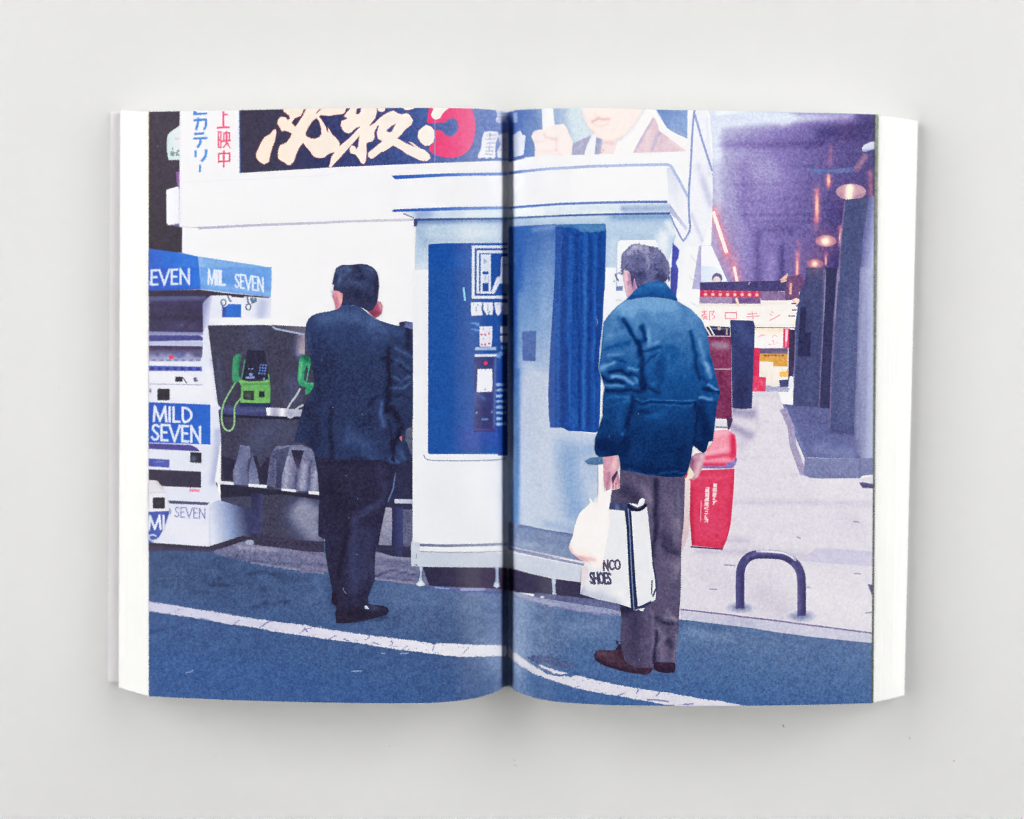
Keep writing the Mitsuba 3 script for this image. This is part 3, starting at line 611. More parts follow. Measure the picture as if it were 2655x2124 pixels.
ink('B1 912,1046 965,1032 1400,1022 1850,1012 1850,1090 1200,1094 1045,1096 1010,1084', (128, 150, 200), (206, 222, 238), (240, 247, 248), t=fld(.5, ('B1 960,1045 1010,1075', 26, .25), ('B1 1030,1070 1140,1050', 50, -.35), ('B1 1500,1050 1800,1050', 40, .35)), cell=5, g_=.04)
ink(line('B1 918,1050 1012,1088', 9), (96, 104, 150))
ink('B1 1032,1112 1200,1108 1850,1100 1850,1345 B1 1140,1345 1140,1725 B2 1140,0 1140,200 1020,200 B1 1022,1500', (96, 124, 178), (186, 206, 226), (226, 236, 242),
    t=fld(.52, ('B1 1050,1120 1850,1112', 26, -.42), ('B1 1060,1200 1100,1300', 60, -.15), ('B1 1500,1220 1850,1240', 110, .35), ('B1 1130,1290 1850,1280', 16, -.08), ('B1 1080,1550 B2 1080,100', 70, .38)), cell=6, g_=.07, m=.05)
ink(line('B1 1015,1104 1300,1100 1850,1094', 20), (56, 80, 142), (80, 110, 160), t=lin('B1 1100,1100 1800,1100'), g_=.06)
ink('B1 1010,1095 1050,1097 1038,1165 1012,1166', (66, 76, 124))
ink('B2 1004,0 1140,0 1140,1640 1840,1640 B3 1840,880 1000,880 1000,0', (222, 226, 234), (238, 239, 243), (247, 247, 248), t=fld(.55, ('B2 1120,100 1120,1500', 30, -.15), ('B3 1600,300 1750,800', 160, .4), ('B3 1200,500', 160, -.1)), cell=14, g_=.02, m=.012)
ink('B3 1095,85 1136,95 1850,92 1850,140 1400,150 1150,148 1112,130', (242, 243, 247), (248, 248, 250), t=0, g_=.01)
ink(line('B3 1098,100 1110,130 1145,152 1400,156 1700,152 1830,136', 9, 1), (130, 134, 168), g_=.06)
ink('B1 1140,1340 1150,1322 1300,1314 1850,1312 1850,1725 1140,1725 B2 1140,1725', (32, 74, 154), (34, 88, 170), (66, 116, 194), t=fld(.22, ('B1 1450,1500 1480,1725', 130, .25), ('B1 1700,1330 1850,1330', 40, .1), ('B1 1780,1600', 70, .3)), cell=8, g_=.06, m=.05)
ink('B2 1140,-20 1850,-20 1850,1648 1150,1648 1136,1635 1138,800', (36, 78, 152), (36, 84, 162), (62, 78, 170), t=fld(.35, ('B2 1500,100 1600,400', 130, -.05), ('B2 1500,1500 1800,1450', 150, .45), ('B2 1150,1300 1200,1600', 90, .1), ('B2 1450,1200', 120, .2)), cell=10, g_=.06, m=.05)
ink('B2 1740,880 1850,830 1850,1660 1760,1660', (20, 80, 160), (42, 72, 160), t=lin('B2 1840,1100 1750,1100'), g_=.04)
PW = dict(c0=(222, 230, 241), c1=(238, 240, 246), t=lin('E4 500,400 500,1400'), g_=.04)
inks([line('E4 320,255 318,1205', 50), line('E4 296,280 960,276', 50), line('E4 296,1182 960,1178', 52), line('E4 402,350 400,1112', 40), line('E4 384,368 940,364', 52),
      poly('E4 455,412 632,412 632,1112 448,1112', holes=['E4 485,718 588,718 588,772 485,772', 'E4 485,925 588,925 588,1076 485,1076']), line('E4 400,1095 660,1100', 34),
      poly('E4 815,460 870,450 960,450 960,1000 880,935 790,930 690,1122 630,1112 735,830 805,795')], **PW)
inks(['E4 500,480 578,535 505,588'], (158, 184, 222)); inks(['E4 838,596 960,596 960,610 838,610'], (90, 130, 190)); inks(['E4 842,940 960,940 960,1110 842,1110'], (140, 164, 205), g_=.06)
ink(line('E4 440,410 440,1100', 12), (80, 110, 180)); ink(line('E4 590,720 590,1076', 8), (110, 140, 200)); ink(line('E4 535,780 530,870', 26), (180, 196, 226))
ink(line('E4 148,1018 172,1230', 34, 0, 'round'), (128, 206, 238), (170, 226, 244), t=.4, g_=.05)
inks(['E4 280,1270 480,1268 475,1340 470,1400 485,1502 290,1512 278,1440', 'E4 497,1272 665,1272 672,1400 660,1490 625,1500 600,1465 570,1505 540,1470 520,1430 497,1400', 'E4 690,1272 810,1272 815,1430 790,1490 760,1512 725,1470 715,1420', 'E4 822,1280 960,1280 960,1480 850,1492 835,1400'], **PW)
inks([line('E4 372,1350 372,1430', 12), line('E4 400,1310 400,1330', 22), line('E4 470,1330 470,1420', 14), line('E4 600,1440 615,1455', 18), line('E4 690,1340 690,1380', 26), line('E4 830,1330 828,1420', 26), line('E4 330,1300 330,1320', 10), line('E4 580,1300 580,1480', 8), line('E4 745,1300 800,1300', 8)], (96, 122, 186), g_=.06)
inks(['E4 280,1632 425,1632 425,1690 390,1700 360,1660 280,1652'], (92, 150, 220), g_=.08)
ink('E5 105,35 225,35 225,80 180,75 160,55 105,55', (86, 140, 214), g_=.08); ink('E5 108,118 225,130 222,165 170,160 150,140 108,140', (86, 140, 214), g_=.08)
ink('E5 228,90 405,88 405,230 395,372 232,372', (238, 236, 243), g_=.03)
for y in (205, 342):
    for x in (260, 308, 362):
        ink(ell(f'E5 {x},{y - (14 if x == 362 else 0)}', 15, 16), (206, 84, 128), (224, 150, 180), t=.2, g_=.1)
    ink(ell(f'E5 280,{y-80}', 14, 10), (160, 160, 186)); ink(ell(f'E5 372,{y-88}', 10, 12), (206, 206, 220))
inks(['E5 518,92 560,85 640,92 640,185 555,192 515,180', 'E5 512,225 560,212 640,222 640,310 560,322 520,300'], (222, 222, 234), g_=.05)
ink(ell('E5 562,385', 42, 34), (160, 184, 220), (110, 146, 204), t=.3, g_=.08)
ink(line('E5 165,402 460,398', 44), (120, 156, 212), (196, 212, 236), t=fld(.3, *[(f'E5 {x},400', 22, .6) for x in (200, 255, 310, 385, 430)]), cell=3, g_=.06)
ink(line('E5 162,496 466,494', 36), (226, 230, 242), g_=.04)
ink(line('E5 492,530 500,470 575,470', 60, 1), (88, 130, 200), (130, 168, 216), t=.5, g_=.14)
ink('E5 155,516 466,516 450,1528 150,1520', (54, 54, 108), (62, 70, 130), (96, 122, 184), t=fld(.25, ('E5 448,530 432,1500', 20, .7), ('E5 165,600 155,1500', 12, .4), ('E5 180,650 410,650', 14, .3), ('E5 200,1030 290,1100', 40, .5), ('E5 170,1100 200,1200', 30, .3), ('E5 300,1250 330,1450', 90, -.2)), cell=4, g_=.05)
ink(ell('E5 313,602', 28, 28), (222, 62, 98), g_=.06)
ink('E5 202,686 402,684 408,900 400,1002 190,1008 196,850', (246, 246, 249), g_=.02); ink(ell('E5 305,972', 12, 12), (170, 170, 190)); ink(ell('E5 307,705', 9, 8), (222, 150, 175))
ink(line('E5 258,1388 345,1386', 26), (96, 142, 196)); ink(line('E5 140,1552 450,1548', 30), (70, 58, 118), g_=.05); inks([ell('E5 188,1295', 12, 14), ell('E5 398,1285', 10, 16)], (140, 160, 200))
for i, y in enumerate((903, 982, 1062, 1138, 1220, 1300, 1378, 1455)):
    L = (570, 598, 530, 600, 580, 585, 520, 604)[i]
    ink(rough(line(f'E5 470,{y} {L},{y - 3}', 38, 0, 'round'), 1.1, i), (96, 146, 208), (178, 202, 230), t=fld(.4, (f'E5 490,{y}', 24, .5), (f'E5 {L-40},{y}', 20, .2)), cell=3, g_=.1)
ink('B3 985,880 1062,882 1062,970 1840,980 1850,1112 1180,1106 988,1096', (196, 204, 220), (214, 219, 230), t=fld(.5, ('B3 1600,1000 1750,1040', 120, .4), ('B3 1200,1040', 120, -.3)), cell=9, g_=.04)
ink(line('B3 1064,908 1300,915 1600,908 1850,898', 24), (104, 114, 148), (150, 158, 186), t=lin('B3 1100,910 1800,900'), g_=.09)
ink(line('B3 1062,964 1300,974 1600,972 1840,962', 9), (150, 152, 178), g_=.06); inks([ell('B3 1033,995', 6, 8), ell('B3 1033,1018', 6, 8), ell('B3 1032,1085', 10, 8)], (120, 122, 150))
ink('B3 1090,1104 1850,1110 1850,1310 1720,1296 1400,1285 1150,1272', (52, 50, 76), (72, 62, 88), t=lin('B3 1150,1200 1700,1250'), g_=.05)
inks(['B3 1060,1104 1090,1104 1088,1140 1080,1160 1086,1228 1112,1255 1105,1270 1070,1277 1034,1268 1030,1255 1056,1232 1068,1160', 'B3 1730,1104 1768,1104 1762,1150 1766,1235 1774,1280 1745,1292 1715,1276 1735,1230 1742,1150'], (120, 146, 184), (198, 214, 232), (236, 240, 244), t=fld(.3, ('B3 1070,1255', 30, .7), ('B3 1075,1120', 16, .3), ('B3 1745,1270', 24, .5)), cell=4, g_=.09)

begin(LEFT, 'printed_person', 'printed man in a dark navy suit with black hair, seen from behind, holding a telephone to his ear')
ink('B2 292,170 340,180 380,215 372,285 350,335 312,360 304,300 285,245', (168, 92, 120), (214, 140, 156), (236, 180, 182), t=fld(.55, ('B2 345,220 355,290', 16, .4), ('B2 318,260 312,330', 18, -.3), ('B2 300,230', 12, -.2)), cell=3, g_=.08)
ink(line('B2 270,185 282,210 278,235', 7), (214, 206, 214)); ink(line('B2 282,240 300,232', 8), (150, 120, 140))
ink('B2 640,330 668,300 690,282 716,290 732,330 722,392 690,420 662,432 600,372', (120, 48, 78), (176, 92, 116), (232, 158, 172), t=fld(.35, ('B2 700,300 722,350', 16, .6), ('B2 650,390', 30, -.3)), cell=3, g_=.08)
ink('B2 515,326 560,340 608,385 604,394 560,372 520,350', (230, 236, 240))
ink('B1 290,1720 300,1690 282,1680 298,1600 315,1540 345,1518 380,1506 430,1510 490,1503 545,1498 600,1508 650,1535 680,1570 695,1625 702,1725 B2 702,120 690,235 682,300 640,360 605,372 560,345 480,318 420,312 372,332 356,345 372,290 378,216 340,190 300,185 284,150',
    (42, 42, 66), (62, 72, 108), (104, 126, 172), t=fld(.30, ('B1 330,1560 420,1530', 30, .35), ('B1 560,1520 640,1560', 26, .28), ('B1 480,1510 560,1600 520,1640', 14, -.25), ('B1 440,1560 400,1600', 22, .3), ('B1 360,1600 330,1680', 22, .3), ('B1 450,1650 560,1700', 34, .25), ('B2 500,60 620,60', 40, .1), ('B2 450,220 600,260', 70, -.15), ('B2 680,60 670,250', 20, -.2), ('B2 340,80 400,140', 26, .1)), cell=4, g_=.08, m=.16)
# jacket
_jk = poly('B2 372,318 330,352 250,372 160,386 110,405 72,435 50,482 45,540 60,640 85,760 102,860 122,985 112,1060 90,1110 45,1180 10,1270 -20,1400 -60,1540 30,1545 95,1590 122,1640 128,1712 220,1715 360,1705 500,1706 640,1702 735,1702 800,1738 862,1745 925,1712 985,1690 972,1610 940,1530 905,1480 945,1430 975,1370 1004,1330 1004,560 985,535 930,512 870,500 800,485 730,462 660,432 605,392 560,352 520,328 430,312')
ink(_jk, (36, 36, 58), (54, 69, 110), (94, 122, 168),
    t=fld(.32, ('B2 180,430 400,400 620,440', 90, .36), ('B2 700,520 860,560', 90, .22), ('B2 300,600 650,620', 120, .12), ('B2 790,700 790,1000 770,1250', 26, -.32), ('B2 730,790 830,800', 22, -.25), ('B2 820,600 880,640', 20, -.2), ('B2 960,520 960,700', 26, -.3), ('B2 850,700 990,790', 14, .3), ('B2 820,780 900,820 990,900', 16, .30), ('B2 900,860 990,930', 14, -.28),
          ('B2 820,960 900,1010 985,960', 14, .42), ('B2 800,1020 950,1000', 16, -.15), ('B2 800,1060 900,1070 980,1020', 12, .34), ('B2 820,1130 980,1140', 20, -.2), ('B2 850,1160 970,1130', 10, .2), ('B2 600,1210 680,1140 760,1080', 14, -.28), ('B2 700,1130 740,1090', 12, .2), ('B2 730,1170 715,1300 740,1400', 20, .42), ('B2 560,1400 620,1330', 40, -.16), ('B2 820,1250 900,1400 830,1600', 34, -.34), ('B2 780,1350 830,1650', 14, -.25), ('B2 860,1590 930,1700', 26, .3), ('B2 800,1700 870,1720', 22, .34),
          ('B2 280,1220 270,1500 280,1700', 22, -.22), ('B2 60,1250 150,1400 100,1560', 80, -.16), ('B2 480,1500 620,1640', 80, .22), ('B2 420,1400 400,1600', 30, .12), ('B2 120,900 160,1150', 50, -.12), ('B2 150,700 300,1050', 90, -.06), ('B2 60,520 90,760', 16, .18), ('B2 840,1380 960,1400', 14, .12), ('B2 600,1690 200,1705', 12, -.2), ('B2 680,860 640,900', 20, .06), warp=7, crease=.07, size=(30, 44)), cell=4, g_=.07, m=.06)
ink(line('B2 372,330 430,322 520,340 590,395', 7, 1), (70, 92, 140))
ink('B2 880,1495 905,1485 908,1520 898,1535', (190, 120, 135)); ink('B2 848,1725 800,1700 830,1650', (38, 38, 62))
# trousers and shoes
ink('B3 128,118 350,140 500,148 740,148 800,185 866,190 848,258 800,400 768,540 742,650 715,780 695,900 668,965 660,1060 660,1215 632,1290 602,1362 598,1450 560,1505 330,1520 312,1450 298,1380 270,1250 240,1100 222,980 215,860 158,825 160,650 168,480 150,250', (38, 35, 52), (52, 51, 78), (76, 88, 134),
    t=fld(.35, ('B3 450,700 560,640 720,520', 34, .30), ('B3 480,760 460,1000 470,1300', 60, .26), ('B3 600,800 570,1200', 80, .22), ('B3 430,700 400,900 340,1200', 26, -.3), ('B3 480,620 620,560', 20, .22), ('B3 540,690 640,600', 12, -.2), ('B3 250,400 350,600', 120, -.16), ('B3 700,250 760,420', 40, .22), ('B3 200,850 260,1150', 26, .06), ('B3 160,170 700,160', 14, -.2), ('B3 640,1050 640,1230', 20, .12), warp=7, crease=.06, size=(24, 60)), cell=5, g_=.06, m=.05)
ink('B3 280,1330 322,1340 335,1430 300,1450 275,1415', (44, 38, 56))
ink('B3 308,1510 330,1460 440,1470 570,1450 600,1430 650,1442 740,1450 776,1468 788,1502 768,1532 700,1552 620,1572 500,1598 380,1608 318,1606', (38, 32, 46), (52, 50, 74), (84, 96, 140), t=fld(.3, ('B3 620,1450 680,1470', 16, .4), ('B3 400,1520 600,1520', 26, -.15), ('B3 660,1480 770,1490', 16, .15), ('B3 620,1485 650,1490', 10, .3)), cell=4, g_=.06)
ink('B3 572,1450 592,1450 614,1482 574,1478', (200, 222, 240))
for s in ('B2 185,805', 'B2 290,1232', 'B2 550,1292', 'B3 405,288', 'B3 508,494', 'B3 430,664', 'B3 500,992', 'B3 675,942', 'A1 597,658', 'A1 585,450'):
    ink(ell(s, 4, 4), (150, 150, 170))
ink(line('B3 380,1290 385,1320 408,1340', 4, 1), (150, 150, 172)); ink(line('A4 835,842 880,835 902,820', 6, 1), (176, 184, 214)); ink(line('A1 570,165 605,230', 2.5), (110, 104, 118))

begin(LEFT, 'printed_machine_fragment', 'printed stray fragment repeating the machine at the page edge')
ink('A3 440,330 540,328 585,335 612,372 635,385 650,440 640,520 440,520', (204, 198, 204), (236, 234, 240), t=fld(.75, ('A3 600,350 632,378', 34, -.7)), cell=4, g_=.02)
ink('A3 440,440 665,440 675,520 690,602 440,614', (234, 233, 242), g_=.02); ink(line('A3 470,440 655,442', 5), (180, 178, 196))
ink(Polygon(poly('A3 552,492 640,492 640,572 552,572').buffer(3).exterior), (50, 46, 56), (70, 64, 78), t=rad('A3 590,530', 50), cell=5, g_=.05)
ink('A3 440,614 692,603 675,660 640,760 600,830 560,872 505,895 440,890', (80, 88, 170), (70, 100, 186), t=.4, g_=.05)
ink(text('MI', 'A3 508,655 650,648 508,768', 20), (226, 232, 246)); ink(line('A3 575,830 540,812 508,830 505,855 540,872 572,858', 13, 1), (206, 216, 236)); ink(ell('A3 480,500', 8, 18), (140, 120, 150))
begin(LEFT, 'printed_edge', 'thin yellowish cut edge of the printed sheet')
ink('S 380,270 388.2,270 386.5,700 385.8,1830 380,1830', (128, 118, 92), (206, 204, 168), t=lin('S 388.5,900 384.5,900'), g_=.10, m=.1)

# ---- right page
begin(RIGHT, 'printed_wall', 'printed white upper wall of the building on the right page')
ink('S 1310,250 2300,250 2300,1850 1310,1850', (246, 246, 248), g_=.012, m=.008)
ink('C1 1700,120 1840,120 1895,690 1890,1010 1830,1240 1790,1340 1600,1340 1690,1180 1690,600', (204, 206, 230), (230, 232, 244), (245, 246, 250), t=fld(.85, ('C1 1760,620 1870,960', 36, -.5), ('C1 1800,760 1880,1000', 40, -.35), ('C1 1700,1060 1800,1300', 18, -.7), ('C1 1850,620 1860,700', 20, -.4), ('C1 1830,400 1860,560', 24, -.2), ('C1 1840,200 1850,420', 10, -.3)), cell=5, g_=.05)
ink(line('C1 1728,160 1790,380 1885,670', 20), (136, 154, 204), (160, 172, 214), t=.5, g_=.1); ink(line('C1 1890,690 1912,750', 20), (70, 80, 156), g_=.1)
ink('C1 1790,1330 1870,1335 2040,1725 1780,1725', (240, 242, 249), (248, 248, 250), t=.5, g_=.02)
ink('C1 1790,1520 1960,1525 2030,1665 1790,1665', (216, 230, 246), (240, 243, 250), t=lin('C1 1800,1600 1990,1640'), g_=.06)
inks([line('C1 1690,1420 1750,1500', 10), line('C2 1690,290 1760,330', 10), line('C2 1680,60 1740,120', 10)], (224, 224, 236), g_=.04)

begin(RIGHT, 'printed_poster', 'printed pale billboard with part of a face, a raised hand and a white robe')
ink('C1 40,100 1665,100 1662,500 640,528 300,545 90,585 60,590', (70, 100, 176), (148, 172, 212), (216, 230, 238), t=fld(lin('C1 60,300 760,300'), ('C1 220,150 360,260', 40, -.08), ('C1 640,150 700,350', 60, .25), ('C1 180,450 260,500', 40, -.05)), cell=7, g_=.075, m=.05)
ink('C1 1372,100 1665,100 1662,385 1560,335 1478,285 1425,190', (120, 148, 204), (150, 174, 216), t=lin('C1 1400,150 1600,380'), g_=.09)
ink('C1 140,330 168,308 185,320 190,345 222,348 215,420 205,524 120,545 110,345', (180, 190, 216), (236, 239, 246), t=lin('C1 120,420 180,420'), g_=.05)
ink('C1 110,150 145,140 150,230 110,240', (150, 170, 214), g_=.1)
ink('C1 364,100 466,100 472,190 480,270 500,292 372,302', (238, 238, 244), (250, 249, 248), t=lin('C1 366,200 400,205'), g_=.02)
ink('C1 272,365 285,325 312,308 345,300 385,296 420,278 480,256 560,246 585,280 605,330 640,405 632,530 300,548 306,470 296,415', (240, 208, 210), (250, 234, 232), (252, 244, 240),
    t=fld(.85, ('C1 385,335 400,368 490,385', 12, -.7), ('C1 300,408 385,405', 9, -.6), ('C1 310,485 400,492 490,484', 9, -.5), ('C1 498,380 488,470 530,525', 12, -.55), ('C1 280,340 300,320', 10, -.4), ('C1 460,390', 18, -.4), ('C1 580,290 630,420', 10, -.2)), cell=4, g_=.03)
ink('C1 716,100 728,170 748,215 782,282 835,345 905,398 1000,408 1092,360 1172,272 1235,190 1262,100', (232, 192, 196), (250, 228, 222), (251, 243, 238),
    t=fld(.85, ('C1 812,228 850,212 872,198 900,208 965,204', 14, -.9), ('C1 820,255 880,268 950,250', 14, -.4), ('C1 730,160 780,285 870,375', 16, -.35), ('C1 920,400 1000,402 1090,355', 14, -.45), ('C1 840,160 860,190', 12, -.3), ('C1 1240,180 1150,300', 12, -.25), ('C1 800,300 840,330', 14, -.3)), cell=4, g_=.035)
ink('C1 838,345 905,398 1000,408 1045,400 1045,440 1000,528 876,528', (236, 206, 212), (249, 234, 232), t=fld(.8, ('C1 900,410 1000,420', 16, -.7), ('C1 890,480', 20, -.4)), cell=4, g_=.04)
ink('C1 640,425 700,395 808,345 790,400 760,450 738,528 628,530', (158, 162, 196), (192, 190, 214), t=fld(.4, ('C1 720,430 700,450', 12, .6)), cell=4, g_=.08)
ink('C1 808,345 848,338 846,400 838,528 738,530 765,450', (243, 243, 248), g_=.02)
ink('C1 848,368 905,385 900,430 878,528 834,530', (150, 158, 198), (186, 184, 210), t=lin('C1 850,420 895,430'), g_=.08)
ink('C1 1042,408 1100,360 1180,272 1245,190 1285,100 1372,100 1400,170 1450,235 1480,285 1560,335 1662,380 1662,502 1180,520 1000,528', (226, 222, 236), (250, 248, 247), t=fld(.95, ('C1 1060,400 1180,290 1260,150', 10, -.4), ('C1 1250,140 1275,110', 20, -.9)), cell=5, g_=.02)
ink('C1 1176,508 1215,430 1270,330 1330,230 1352,190 1375,200 1400,260 1412,310 1480,360 1560,420 1655,492 1400,502', (190, 180, 210), (228, 202, 212), (240, 222, 226), t=fld(.55, ('C1 1190,495 1280,330 1345,210', 12, -.5), ('C1 1350,480 1390,360 1425,320', 14, -.55), ('C1 1400,470 1440,380', 12, -.2), ('C1 1320,330 1300,470', 30, .3), ('C1 1500,400 1650,490', 14, .3)), cell=4, g_=.07)
ink('C1 60,575 110,560 300,540 640,526 1662,500 1662,530 1660,600 60,660', (247, 247, 249), g_=.01)
ink('C1 40,575 110,560 215,545 215,556 110,580 40,600', (60, 82, 150), (120, 140, 196), t=lin('C1 60,570 210,550'), g_=.06)

begin(RIGHT, 'printed_photo_booth', 'printed pale photo booth with a canopy, a curtained opening and feet, right half')
_side = 'C1 60,640 1480,610 1512,620 1670,905 1672,1180 1625,1300 1640,1330 1600,1725 C3 1000,0 1000,1400 710,1240 60,1110'
ink(_side, (240, 242, 247), (247, 247, 249), t=lin('C1 1400,1000 700,800'), g_=.012)
ink('C1 60,660 400,655 800,632 1470,625 1490,660 1490,940 900,950 500,962 60,995', (246, 246, 248), g_=.01)
ink('C1 1475,640 1515,640 1665,900 1660,1180 1500,945', (218, 222, 238), (240, 241, 247), t=lin('C1 1480,800 1560,860'), g_=.03)
ink(line('C1 60,690 150,678 400,652 800,628 1200,616 1488,612 1515,625 1600,770 1668,905', 25), (76, 110, 192), (160, 182, 226), (176, 190, 224), t=lin('C1 60,680 600,650'), g_=.08)
ink(line('C1 60,1004 150,992 500,966 900,952 1200,946 1485,945', 22), (70, 104, 184), (104, 130, 196), (96, 118, 184), t=lin('C1 60,990 1480,945'), g_=.08)
ink('C1 60,1010 150,1002 500,976 900,962 1490,956 1512,1045 1000,1052 600,1066 60,1092', (150, 170, 212), (212, 226, 238), (242, 248, 249), t=fld(.72, ('C1 150,1040 350,1030', 40, .4), ('C1 1100,1010 1500,1000', 44, -.6), ('C1 700,1000 1100,1000', 20, -.15)), cell=5, g_=.07)
ink(line('C1 60,1096 200,1086 600,1068 1000,1056 1510,1048', 20), (62, 94, 158), (80, 106, 166), t=.5, g_=.09)
ink('C1 1498,950 1530,1000 1665,1180 1650,1205 1560,1090 1530,1070 1505,1040', (170, 174, 214), (210, 214, 236), t=lin('C1 1510,1000 1640,1190'), g_=.07)
ink(line('C1 1508,1060 1545,1150 1622,1295', 14), (120, 136, 190), g_=.09)
ink('C1 60,1100 600,1075 1000,1064 1502,1058 1540,1150 1560,1250 1420,1725 900,1725 60,1725', (112, 148, 198), (190, 210, 230), (238, 242, 247), t=fld(.42, ('C1 1000,1080 1500,1075', 34, -.3), ('C1 300,1090 900,1085', 26, .15), ('C1 1450,1250 1420,1700', 60, .55), ('C1 1490,1130 1540,1220', 30, .5), ('C1 1000,1300 970,1700', 34, .15), ('C1 980,1150 1300,1180', 60, .06)), cell=7, g_=.06, m=.05)
ink('C2 850,-20 1100,-20 1100,200 1000,1000 1000,1725 850,1725', (150, 178, 212), (214, 226, 238), (246, 247, 250), t=fld(.5, ('C2 1000,60 960,380', 60, .6)), cell=7, g_=.06, m=.04)
ink('C2 880,960 905,1000 925,1050 905,1150 905,1310 882,1310 885,1100', (240, 242, 246), g_=.03)
# lit opening behind the curtain
ink('C1 40,1168 150,1162 490,1142 500,1160 480,1725 C2 460,700 440,1400 900,1480 900,1725 C3 900,400 640,806 400,770 178,722 40,700', (52, 98, 174), (122, 158, 206), (200, 211, 230),
    t=fld(lin('C1 120,1180 C2 620,1150'), ('C1 300,1195 480,1165', 26, .3), ('C2 380,0 400,400', 60, .08), ('C1 440,1350 440,1700', 60, .06), ('C2 330,1000 300,1725', 90, .42), ('C2 250,850 240,1725 C3 240,500', 60, .12), ('C3 600,150 660,600', 120, -.36), ('C2 520,1560 800,1600', 80, -.14), ('C3 780,60 850,300', 60, -.12), ('C3 400,720 620,770', 40, -.2), ('C2 110,-20 140,1725 C3 120,740', 34, -.55), ('C2 160,900 160,1725 C3 150,720', 22, -.3), ('C1 170,1200 170,1725', 40, -.2), ('C2 200,650 240,760', 50, -.1)), cell=6, g_=.07, m=.04)
ink('C2 190,560 205,548 318,546 310,818 196,812', (80, 104, 166), (98, 126, 184), t=fld(.45, ('C2 200,795 310,800', 14, -.4)), cell=6, g_=.08)
ink('C3 60,700 178,722 400,770 640,806 660,850 725,960 725,1055 60,950', (92, 112, 160), (138, 154, 188), (178, 194, 216), t=fld(.42, ('C3 170,735 640,818', 16, -.35), ('C3 300,850 660,900', 34, -.12), ('C3 150,900 300,910', 30, .3), ('C3 90,740 90,930', 30, -.2)), cell=6, g_=.08, m=.05)
ink(line('C3 60,915 150,938 400,990 740,1060', 9), (222, 216, 226), g_=.05); ink(line('C3 140,960 400,1015 740,1085', 22), (136, 140, 178), (160, 164, 194), t=.5, g_=.09)
ink('C3 60,975 130,985 400,1035 720,1098 722,1245 400,1190 250,1160 60,1112', (196, 204, 222), (216, 221, 232), t=fld(.6, ('C3 100,1050 250,1080', 50, .4)), cell=7, g_=.05)
ink('C3 40,1108 130,1125 250,1160 450,1205 722,1243 740,1330 1060,1435 1060,1480 760,1395 480,1385 300,1345 40,1320', (54, 50, 76), (74, 68, 98), t=fld(.35, ('C3 60,1200 130,1300', 40, -.2), ('C3 900,1400 1000,1440', 30, .4)), cell=7, g_=.06)
ink('C3 452,1205 494,1212 484,1260 488,1335 518,1390 500,1405 468,1408 432,1396 430,1385 462,1345 458,1260', (126, 144, 186), (196, 208, 228), (240, 243, 248), t=fld(.4, ('C3 472,1385', 28, .6), ('C3 470,1240', 14, .2)), cell=4, g_=.08)
# right side: notice frame, blue sign
ink('C1 1032,1310 1040,1292 1060,1286 1375,1282 1400,1330 1420,1725 1015,1725', (243, 244, 248), (248, 248, 250), t=.4, g_=.015)
ink('C2 925,-20 1130,-20 1130,330 960,400 918,470', (243, 244, 249), g_=.015)
ink(line('C1 1030,1725 1034,1310 1060,1284 1380,1280', 8), (178, 196, 220), g_=.05)
inks(['C2 1025,148 1085,146 1085,186 1025,188'], (116, 134, 186), g_=.1); ink(line('C2 1020,270 1075,272', 10), (210, 214, 226))
ink('C1 1530,1312 1565,1345 1592,1375 1580,1450 1558,1490 1582,1545 1572,1725 1512,1725', (70, 78, 172), (82, 92, 182), t=.4, g_=.07)
ink('C2 1512,-20 1578,-20 1572,120 1560,262 1510,200', (76, 78, 164), g_=.07)
ink(line('C1 1728,100 1705,330 1694,600 1672,900 1680,1100 1690,1180 1660,1255 1622,1298', 18, 1), (150, 164, 208), (128, 142, 196), t=.5, g_=.09)

begin(RIGHT, 'printed_curtain', 'printed dark blue curtain hanging in folds in the booth opening')
ink('C1 488,1148 700,1142 915,1140 934,1150 938,1260 480,1260', (40, 92, 162), (72, 122, 180), (92, 140, 190), t=fld(.5, ('C1 500,1200 640,1190', 36, -.3), ('C1 720,1180 900,1180', 24, .25)), cell=5, g_=.08)
_ct = poly('C1 486,1170 600,1172 680,1190 705,1210 740,1222 775,1210 800,1225 840,1210 870,1220 900,1205 938,1200 932,1450 925,1725 C2 918,200 905,470 880,700 868,880 890,965 882,1300 868,1440 840,1457 720,1446 600,1440 560,1418 530,1412 440,1412 428,1300 422,1100 440,700 465,300 482,0')
_folds = [('C1 520,1200 C2 470,700 470,1380', 16, .15), ('C1 565,1250 C2 545,600 550,1380', 14, -.35), ('C1 620,1250 C2 600,600 640,1400', 20, .30), ('C1 680,1230 C2 690,500 700,1430', 14, -.40), ('C1 745,1240 C2 745,600 735,1430', 16, .42), ('C1 790,1230 C2 790,500 770,1400', 12, -.35),
          ('C1 835,1240 C2 830,500 830,1430', 12, .28), ('C1 890,1230 C2 880,400 860,900', 20, -.28), ('C2 580,700 590,1300', 14, -.3), ('C2 500,300 500,900', 14, .2), ('C2 640,1250 700,1400', 22, .2), ('C2 430,1150 440,1380', 16, .12), ('C2 600,1150 680,1250', 14, -.12)]
ink(_ct, (30, 54, 120), (34, 78, 158), (62, 118, 194), t=fld(.45, *[(a, w, c * .75) for a, w, c in _folds], *[(f'C1 {x},1250 C2 {x - 25},600 {x - 30},1400', 7, s) for x, s in ((540, .2), (592, -.2), (648, .18), (662, -.2), (712, .2), (728, -.22), (768, .15), (812, -.2), (858, .16), (872, -.2), (905, .12))], warp=4), cell=5, g_=.075, m=.05)
ink(line('C2 848,420 860,465 852,502', 4, 1), (150, 166, 206))

